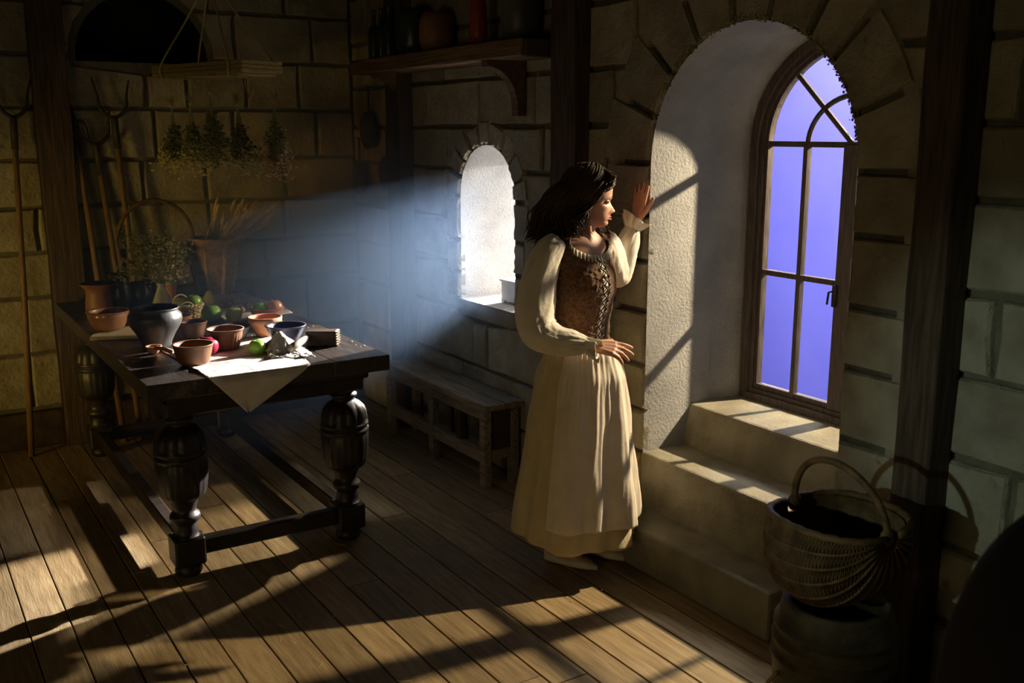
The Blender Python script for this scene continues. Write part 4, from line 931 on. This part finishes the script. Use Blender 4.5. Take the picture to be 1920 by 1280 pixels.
for s in (-1, 1):   # sterno-mastoid and clavicle hints
    body.append(tube([hd3(0.0, 0.045 * s, 0.035), Vector((0.024, 0, 1.365)) + FD * 0.055 + SD * (0.012 * s)], [0.012, 0.009], 10))
    body.append(ball(hd3(-0.008, 0.070 * s, 0.095), 0.028, 12, 8, (0.6, 0.35, 1.0)))
SHR, ELR, WRR = Vector((-0.098, -0.112, 1.345)), Vector((-0.155, -0.165, 1.045)), Vector((0.065, -0.235, 0.998))
SHL, ELL, WRL = Vector((0.132, 0.112, 1.345)), Vector((0.185, 0.185, 1.205)), Vector((0.262, 0.228, 1.420))
def limb(a, b, ra, rb, n=6): return tube([a + (b - a) * (k / n) for k in range(n + 1)], [ra + (rb - ra) * k / n for k in range(n + 1)], 16)
def joint(p, r): return ball(p, r, 16, 10)
for sh, el, wr in ((SHR, ELR, WRR), (SHL, ELL, WRL)):
    body += [limb(sh, el, 0.045, 0.036), limb(el, wr, 0.037, 0.024), joint(sh, 0.047), joint(el, 0.037), joint(wr, 0.0245)]
# hands -------------------------------------------------------------------
def hand(wr, fwd, side, nrm, fingers, thumb):
    """fwd: wrist->knuckles, side: towards the index finger, nrm: back of hand"""
    out = []
    kn = wr + fwd * 0.082
    for k in range(4):
        o = side * (0.027 - 0.018 * k); out.append(limb(wr + o * 0.55 + fwd * 0.006, kn + o + fwd * (-0.004 * abs(k - 1.2)), 0.0145, 0.0112, 5))
    out.append(limb(wr + side * 0.010 + fwd * 0.02 - nrm * 0.006, wr + side * 0.026 + fwd * 0.045 - nrm * 0.006, 0.016, 0.013))
    for k, (l, c1, c2, c3, sp) in enumerate(fingers):
        o = side * (0.027 - 0.018 * k); p = kn + o + fwd * (-0.004 * abs(k - 1.2)); d = (fwd + side * sp).normalized(); ang = 0; pts = [p - d * 0.006]; rd = [0.0098]
        for j, (f, c) in enumerate(((0.46, c1), (0.30, c2), (0.24, c3))):
            ang += c; dd = d * math.cos(ang) - nrm * math.sin(ang); q = pts[-1] if j else p
            pts.append(q + dd * l * f); rd.append((0.0086, 0.0077, 0.0062)[j])
        out.append(tube(pts, rd, 12)); out += [joint(a, b * 1.0) for a, b in zip(pts, rd)]
    out.append(tube(thumb, [0.0125, 0.0105, 0.0092, 0.0068], 12)); out += [joint(a, b) for a, b in zip(thumb, (0.0125, 0.0105, 0.0092, 0.0068))]
    return out
wX, wY = Vector((0.844, 0.536, 0)), Vector((-0.536, 0.844, 0))     # world X and Y seen from her
fw = (UP * 0.985 + wX * 0.06 + wY * -0.12).normalized(); sd = (-wY + UP * -0.1).normalized(); nm = -wX
WRL2 = WRL + UP * 0.012 + wX * 0.012
body += hand(WRL2, fw, sd, nm, [(0.070, 0.02, 0.05, 0.04, 0.12), (0.078, 0.0, 0.04, 0.04, 0.02), (0.073, 0.0, 0.04, 0.05, -0.06), (0.058, 0.0, 0.05, 0.05, -0.16)],
             [WRL2 + sd * 0.022 + fw * 0.02, WRL2 + sd * 0.050 + fw * 0.050, WRL2 + sd * 0.068 + fw * 0.080, WRL2 + sd * 0.080 + fw * 0.106])
fw = Vector((0.93, -0.10, -0.12)).normalized(); nm = Vector((0.12, -0.62, 0.80)); nm = (nm - fw * nm.dot(fw)).normalized(); sd = fw.cross(nm).normalized()
if sd.y < 0: sd = -sd
body += hand(WRR, fw, sd, nm, [(0.070, 0.16, 0.20, 0.12, 0.14), (0.076, 0.24, 0.26, 0.15, 0.02), (0.070, 0.36, 0.34, 0.2, -0.10), (0.056, 0.48, 0.36, 0.22, -0.24)],
             [WRR + sd * 0.02 + fw * 0.02, WRR + sd * 0.044 + fw * 0.052 - nm * 0.012, WRR + sd * 0.050 + fw * 0.082 - nm * 0.024, WRR + sd * 0.046 + fw * 0.106 - nm * 0.034])
# legs and feet
FT = [(Vector((-0.062, 0.022, 0.085)), Vector((0.21, -0.11, 0)).normalized()), (Vector((0.085, 0.105, 0.085)), Vector((0.21, -0.10, 0)).normalized())]
for s, (ank, fd) in zip((-1, 1), FT):
    hip = Vector((0.025, 0, 0.84)) + SD * (0.08 * s); kn = (hip + ank) / 2 + FD * 0.03 + UP * 0.02
    body += [limb(hip, kn, 0.085, 0.055), joint(kn, 0.054), tube(smoothpts([kn, (kn * 0.6 + ank * 0.4) - FD * 0.012, ank + UP * 0.06, ank], 10), [0.052, 0.053, 0.052, 0.050, 0.047, 0.043, 0.039, 0.036, 0.033, 0.032, 0.034], 16)]
    hl = Vector((ank.x, ank.y, 0.04)) - fd * 0.025
    body += [joint(ank - UP * 0.012, 0.036), tube([ank - UP * 0.015, ank + fd * 0.05 - UP * 0.028, ank + fd * 0.10 - UP * 0.052, ank + fd * 0.155 - UP * 0.066], [0.036, 0.032, 0.026, 0.014], 14), limb(hl, ank - UP * 0.01, 0.027, 0.032)]
o = mk('body', join(*body), 'skin', WR)
md = o.modifiers.new('rm', 'REMESH'); md.mode = 'VOXEL'; md.voxel_size = 0.0036; md.use_smooth_shade = True
md = o.modifiers.new('sm', 'SMOOTH'); md.factor = 0.5; md.iterations = 2
dg = bpy.context.evaluated_depsgraph_get(); me = bpy.data.meshes.new_from_object(o.evaluated_get(dg)); o.modifiers.clear(); o.data = me
me.polygons.foreach_set('use_smooth', [True] * len(me.polygons))
if not me.materials: me.materials.append(M['skin'])
for s in (-1, 1):
    e = mk('eye', ball(hd3(0.0665, 0.031 * s, 0.1000), 0.0105, 16, 12), 'eyewhite', WR, True)
    mk('iris', ball(hd3(0.0738, 0.0320 * s, 0.0995), 0.0058, 12, 8, (0.85, 1, 1)), 'eye', WR, True)
    lid = grid(lambda u, v: hd3(0.0668 + 0.0116 * math.cos(-0.15 + 1.5 * v) * math.cos((u - 0.5) * 2.6), (0.031 + 0.0116 * math.cos(-0.15 + 1.5 * v) * math.sin((u - 0.5) * 2.6)) * s, 0.1005 + 0.0116 * math.sin(0.05 + 1.5 * v)), 14, 8)
    mk('eyelid', lid, 'skin', WR, True)
    mk('eyelash', tube([hd3(0.0668 + 0.0122 * math.cos(a), (0.031 + 0.0122 * math.sin(a)) * s, 0.1010 + 0.001 * math.cos(a)) for a in [-0.75 + 0.2 * k for k in range(10)]], 0.0013, 5), 'hair', WR)
    mk('eyebrow', tube([hd3(0.0905 - 0.0045 * k * k * 0.22, (0.014 + 0.0065 * k) * s, 0.118 + 0.0022 * k - 0.0005 * k * k) for k in range(7)], [0.0014, 0.0022, 0.0024, 0.0022, 0.002, 0.0016, 0.001], 6), 'hair', WR)
mk('lips', join(tube([hd3(0.0868 - 0.02 * (q / 0.02) ** 2, q, 0.0405) for q in [-0.02 + 0.004 * k for k in range(11)]], [0.001 + 0.0024 * math.sin(PI * k / 10) for k in range(11)], 6),
                tube([hd3(0.0868 - 0.02 * (q / 0.018) ** 2, q, 0.0312) for q in [-0.018 + 0.0036 * k for k in range(11)]], [0.001 + 0.003 * math.sin(PI * k / 10) for k in range(11)], 6)), 'lip', WR, True)

# hair ---------------------------------------------------------------------
RH = random.Random(3)
EC, ER = Vector((-0.008, 0, 0.128)), Vector((0.104, 0.082, 0.112))
def pushout(p, q, h, k=1.0):
    d = Vector(((p - EC.x) / ER.x, q / ER.y, (h - EC.z) / ER.z)); l = d.length
    if l < k and l > 1e-6:
        d *= k / l; return EC.x + d.x * ER.x, d.y * ER.y, EC.z + d.z * ER.z
    return p, q, h
def lock(ctrl, rad, amp, fq, ph, n=26, k=1.0):
    pts = smoothpts(ctrl, n); out = []
    for i, c in enumerate(pts):
        t = i / n; a_ = amp * min(1, t * 2.2)
        p, q, h = c.x + a_ * math.sin(fq * t * 2 * PI + ph), c.y + a_ * 0.7 * math.cos(fq * t * 2 * PI + ph * 1.3), c.z + a_ * 0.3 * math.sin(fq * t * 4 + ph)
        out.append(hd3(*pushout(p, q, h, k)))
    return tube(out, [rad * (0.55 + 0.45 * math.sin(PI * min(1, 0.25 + 0.75 * i / n))) * (1 if i < n - 5 else (n - i + 0.6) / 6) for i in range(n + 1)], 6, flat=0.7)
LK = []
for k in range(430):
    s = -1 if RH.random() < 0.68 else 1
    tau = RH.random() ** 0.9
    p0 = 0.070 - 0.165 * tau; q0 = s * RH.uniform(0.0, 0.05); lay = RH.uniform(1.0, 1.13)
    h0 = EC.z + ER.z * math.sqrt(max(0.02, 1 - ((p0 - EC.x) / ER.x) ** 2 - (q0 / ER.y) ** 2))
    ue = -0.005 - 0.215 * tau + RH.uniform(-0.03, 0.03); ze = -0.015 - 0.045 * tau + RH.uniform(-0.03, 0.05); we = s * (0.095 + RH.uniform(-0.035, 0.025)) * (1 - 0.35 * tau)
    if s > 0 and tau < 0.45: ue = 0.055 + RH.uniform(-0.04, 0.035); we = 0.085 + RH.uniform(-0.03, 0.02); ze = -0.045 + RH.uniform(-0.015, 0.03)
    ctrl = [(p0, q0, h0), (p0 - 0.022 - 0.012 * tau, s * 0.078, 0.175 - 0.01 * tau), (p0 - 0.060 - 0.025 * tau, s * 0.090, 0.10), ((p0 - 0.06) * 0.45 + ue * 0.55 - 0.03, we * 1.04, 0.045), (ue, we, ze)]
    LK.append(lock(ctrl, RH.uniform(0.0032, 0.0065), RH.uniform(0.009, 0.018), 2.1 + RH.uniform(-0.25, 0.25), 5 * tau + s + RH.uniform(-0.7, 0.7), n=30, k=lay))
for k in range(110):   # back of the head
    q0 = RH.uniform(-0.06, 0.05); p0 = RH.uniform(-0.075, -0.02)
    ctrl = [(p0, q0, 0.238), (-0.108, q0 * 1.3, 0.17), (-0.13, q0 * 1.5, 0.09), (-0.155 + RH.uniform(-0.03, 0.02), q0 * 1.6 - 0.02, 0.02), (-0.205 + RH.uniform(-0.035, 0.05), q0 * 1.7 - 0.03, -0.05 + RH.uniform(-0.02, 0.03))]
    LK.append(lock(ctrl, RH.uniform(0.0035, 0.007), 0.016, 2.0 + RH.uniform(-0.25, 0.25), q0 * 40 + RH.uniform(-0.6, 0.6), n=30, k=RH.uniform(1.02, 1.1)))
for k in range(60):   # curls swept off the forehead over the temple
    q0 = RH.uniform(-0.055, 0.04); h0 = RH.uniform(0.185, 0.215); b = RH.uniform(0, 1)
    ctrl = [(0.045, q0 * 0.6, h0 + 0.02), (0.078 + 0.016 * b, q0, h0 - 0.004), (0.080 + 0.006 * b, q0 - 0.016, h0 - 0.026), (0.050, -0.066 - 0.01 * b, h0 - 0.05), (0.005, -0.088, h0 - 0.085 - 0.03 * b)]
    LK.append(lock(ctrl, RH.uniform(0.003, 0.005), 0.008, RH.uniform(1.6, 2.6), RH.uniform(0, 6), n=30, k=1.0))
def capb(a): t = min(1, max(0, (a - 0.75) / 0.6)); return 0.5 + 1.25 * t * t * (3 - 2 * t)
cap = ([hd3(EC.x + ER.x * 0.985 * math.sin(a) * math.cos(b), ER.y * 0.985 * math.sin(a) * math.sin(b), EC.z + ER.z * 0.985 * math.cos(a)) for a in [0.02 + 2.0 * i / 20 for i in range(21)] for b in [capb(a) + (2 * PI - 2 * capb(a)) * j / 40 for j in range(41)]],
       [(i * 41 + j, i * 41 + j + 1, (i + 1) * 41 + j + 1, (i + 1) * 41 + j) for i in range(20) for j in range(40)])
capt = ([hd3(EC.x + ER.x * math.sin(a) * math.cos(b), ER.y * math.sin(a) * math.sin(b), EC.z + ER.z * math.cos(a)) for a in [0.01 + 0.85 * i / 10 for i in range(11)] for b in [2 * PI * j / 40 for j in range(41)]],
        [(i * 41 + j, i * 41 + j + 1, (i + 1) * 41 + j + 1, (i + 1) * 41 + j) for i in range(10) for j in range(40)])
o = mk('hair', join(cap, capt, *LK), 'hair', WR, True); o['label'] = 'wavy dark brown shoulder length hair'

# bodice -------------------------------------------------------------------
def neckz(th):
    t = abs(((th + PI) % (2 * PI)) - PI)
    if t < 1.05: return 1.316 + 0.072 * (t / 1.05) ** 2.2
    if t < 2.0: return 1.388 + 0.006 * (t - 1.05)
    return 1.393 - 0.022 * (t - 2.0)
def bodice_k(th, z): return 0.013
na, nz = 220, 130; V, F = [], []
for j in range(nz + 1):
    for i in range(na):
        th = 2 * PI * i / na; zb = 0.962 - 0.02 * max(0, math.cos(th)) ** 6; zt = neckz(th); z = zb + (zt - zb) * j / nz
        p = torso(th, z, 0.013); cl = noise.noise(p * 95) * 0.0032 + noise.noise(p * 210) * 0.0024 + 0.002 * RH.random()
        V.append(torso(th, z, 0.0135 + cl))
gap = 0.10
for j in range(nz):
    for i in range(na):
        th = 2 * PI * (i + 0.5) / na; th = th if th < PI else th - 2 * PI
        if abs(th) < gap: continue
        F.append((j * na + i, j * na + (i + 1) % na, (j + 1) * na + (i + 1) % na, (j + 1) * na + i))
o = mk('bodice', (V, F), 'wool', WR, True); solidify(o, 0.004); o['label'] = 'rough brown woollen laced bodice'
mk('placket', grid(lambda u, v: torso((u - 0.5) * 0.34, 0.955 + 0.362 * v, 0.0105), 8, 40), 'cotton', WR, True)
L = []
zs_ = [0.975 + 0.0335 * k for k in range(11)]
for a, b in zip(zs_, zs_[1:]):
    for s in (-1, 1):
        L.append(tube([torso(s * 0.125, a, 0.019), torso(0, (a + b) / 2, 0.021 if s > 0 else 0.018), torso(-s * 0.125, b, 0.019)], 0.0026, 6))
mk('laces', join(*L), 'lace', WR, True)
# blouse yoke and pleated ruffle
npl = 520
def ruf(u, v):
    th = 2 * PI * u; z = neckz(th); pl = math.sin(2 * PI * 64 * u)
    base = torso(th, z, 0.0); out = (torso(th, z, 1.0) - base).normalized()
    inn = UP * (0.010 if abs(math.sin(th)) < 0.9 else 0.006)
    return base + out * (0.010 + 0.011 * v + 0.0035 * pl * (0.4 + v)) + inn + (-UP * 0.026 * v + UP * 0.008 * math.sin(PI * v))
o = mk('neck_ruffle', grid(ruf, npl, 6, True), 'cotton', WR, True); solidify(o, 0.0012); o['label'] = 'pleated cream neck ruffle'
# sleeves
def sleeve(ctrl, rads, n, seed, gather):
    pts = smoothpts(ctrl, n); rr = smoothpts([(r, 0, 0) for r in rads], n); rs = [max(v.x, 0.02) for v in rr]
    def md_(a, i):
        t = i / n; v = Vector((math.cos(a) * 1.4, math.sin(a) * 1.4, t * 5 + seed))
        f = 0.12 * noise.noise(v) - 0.10 * abs(noise.noise(Vector((math.cos(a) * 2.6, math.sin(a) * 2.6, t * 4 + seed)))) - 0.07 * abs(noise.noise(Vector((math.cos(a + t * 5) * 4, math.sin(a + t * 5) * 4, t * 7 + seed * 2)))) + 0.05
        f += 0.045 * math.sin(15 * a + 3 * math.sin(t * 9 + seed)) * gs(t - gather, 0.16) + 0.03 * math.sin(11 * a + seed) * gs(t, 0.22)
        return 1 + f
    return tube(pts, rs, 64, cap=False, mod=md_)
o = mk('sleeve', sleeve([(-0.075, -0.085, 1.375), (-0.112, -0.115, 1.335), (-0.146, -0.145, 1.23), (-0.158, -0.165, 1.12), (-0.140, -0.19, 1.045), (-0.085, -0.212, 1.015), (-0.02, -0.226, 1.008), (0.035, -0.232, 1.002)],
                        [0.045, 0.060, 0.066, 0.076, 0.074, 0.062, 0.050, 0.030], 90, 2.0, 0.97), 'cotton', WR, True)
o['label'] = 'full cream cotton sleeve of the bent arm'
o = mk('sleeve', sleeve([(0.105, 0.09, 1.37), (0.135, 0.118, 1.33), (0.165, 0.16, 1.255), (0.190, 0.188, 1.215), (0.213, 0.20, 1.27), (0.238, 0.215, 1.35), (0.255, 0.224, 1.405)],
                        [0.050, 0.065, 0.064, 0.060, 0.053, 0.045, 0.031], 80, 5.0, 0.96), 'cotton', WR, True)
o['label'] = 'full cream cotton sleeve of the raised arm'
def cuff(c, d, L, r0, r1, waves, seed, droop=Vector((0, 0, 0))):
    d = d.normalized(); a1 = d.orthogonal().normalized(); a2 = d.cross(a1)
    def f(u, v):
        a = 2 * PI * u; w_ = math.sin(waves * a + seed) + 0.5 * math.sin((waves * 2 - 3) * a + seed * 2)
        r = r0 + (r1 - r0) * v ** 0.8 + 0.010 * w_ * v; l = L * v * (1 + 0.22 * math.sin(2 * a + seed))
        return c + d * l + (a1 * math.cos(a) + a2 * math.sin(a)) * r + droop * v * max(0, math.sin(a + seed)) ** 2
    return grid(f, 160, 14, True)
o = mk('cuff', cuff(Vector((0.030, -0.232, 1.003)), WRR - ELR, 0.058, 0.030, 0.052, 7, 1.0, Vector((-0.005, 0, -0.035))), 'cotton', WR, True); solidify(o, 0.0012)
o = mk('cuff', cuff(Vector((0.253, 0.223, 1.398)), (WRL - ELL), 0.052, 0.031, 0.055, 9, 2.4, Vector((0.004, -0.008, -0.018))), 'cotton', WR, True); solidify(o, 0.0012)
# skirts
SK = [(0.0, 0.122, 0.104, 0.026), (0.08, 0.150, 0.130, 0.024), (0.20, 0.180, 0.162, 0.020), (0.45, 0.208, 0.190, 0.016), (1.0, 0.262, 0.240, 0.006)]
def skirt(ph, t, hem, k, sd_, fa=1.0):
    rx, ry, cx = lerp_tab(SK, t); ztop = 0.972
    fold = 0.45 * math.cos(6 * ph + 0.7 + 0.5 * math.sin(3 * t)) + 0.32 * math.cos(11 * ph + 2.0 + sd_) + 0.2 * math.cos(17 * ph + sd_ * 2) + 0.22 * math.cos(3 * ph + 1)
    f = 1 + fa * (0.020 + 0.060 * t) * fold + 0.020 * math.cos(44 * ph + 2 * math.sin(5 * ph)) * math.exp(-t * 7)
    z = ztop + (hem - ztop) * t
    return Vector((cx + (rx * f + k) * math.sin(ph), -(ry * f + k) * math.cos(ph), z))
def under(u, v):
    ph = 2 * PI * u; hem = 0.172 - 0.032 * math.cos(ph - 0.6) + 0.008 * math.sin(5 * ph)
    return skirt(ph, v, hem, 0.0, 0.0)
o = mk('skirt', grid(under, 300, 70, True), 'under', WR, True); solidify(o, 0.002); o['label'] = 'long ochre underskirt'
A0, A1 = math.radians(-27), math.radians(116)
def apr(u, v):
    ph = A0 + (A1 - A0) * u; hem = 0.255 - 0.02 * math.cos(ph - 0.6) + 0.004 * math.sin(9 * ph)
    p = skirt(ph, v, hem, 0.012, 0.4, 0.75)
    bmp = 0.030 * v ** 0.8 * gs(ph - math.radians(50), math.radians(10)) - 0.012 * v * gs(ph - math.radians(31), math.radians(9)) + 0.016 * v * gs(ph - math.radians(78), math.radians(8))
    d = Vector((math.sin(ph), -math.cos(ph), 0)); sm = 0.006 * noise.noise(Vector((ph * 5, v * 4, 2))) + 0.004 * noise.noise(Vector((ph * 14 + v * 3, v * 5, 7)))
    return p + d * (bmp + sm * min(1, v * 4))
o = mk('apron', grid(apr, 220, 80), 'apron', WR, True); solidify(o, 0.002); o['label'] = 'paler cream apron over the skirt front'
# shoes
for ank, fd in FT:
    sdv = UP.cross(fd)
    tab = [(0.0, 0.012, 0.050), (0.05, 0.027, 0.055), (0.18, 0.033, 0.048), (0.40, 0.034, 0.034), (0.58, 0.040, 0.040), (0.70, 0.041, 0.046), (0.85, 0.030, 0.036), (0.95, 0.014, 0.024), (1.0, 0.004, 0.016)]
    heel = Vector((ank.x, ank.y, 0)) - fd * 0.052
    def sh(u, v):
        w_, h_ = lerp_tab(tab, v); a = 2 * PI * u; c, s = math.cos(a), math.sin(a)
        x = w_ * math.copysign(abs(c) ** 0.75, c); z = 0.002 + h_ * (0.5 + 0.5 * math.copysign(abs(s) ** 0.7, s))
        if s > 0: x *= 1 - 0.18 * s
        return heel + fd * (0.245 * v) + sdv * x + UP * z
    o = mk('shoe', grid(sh, 40, 40, True), 'shoe', WR, True)
#END
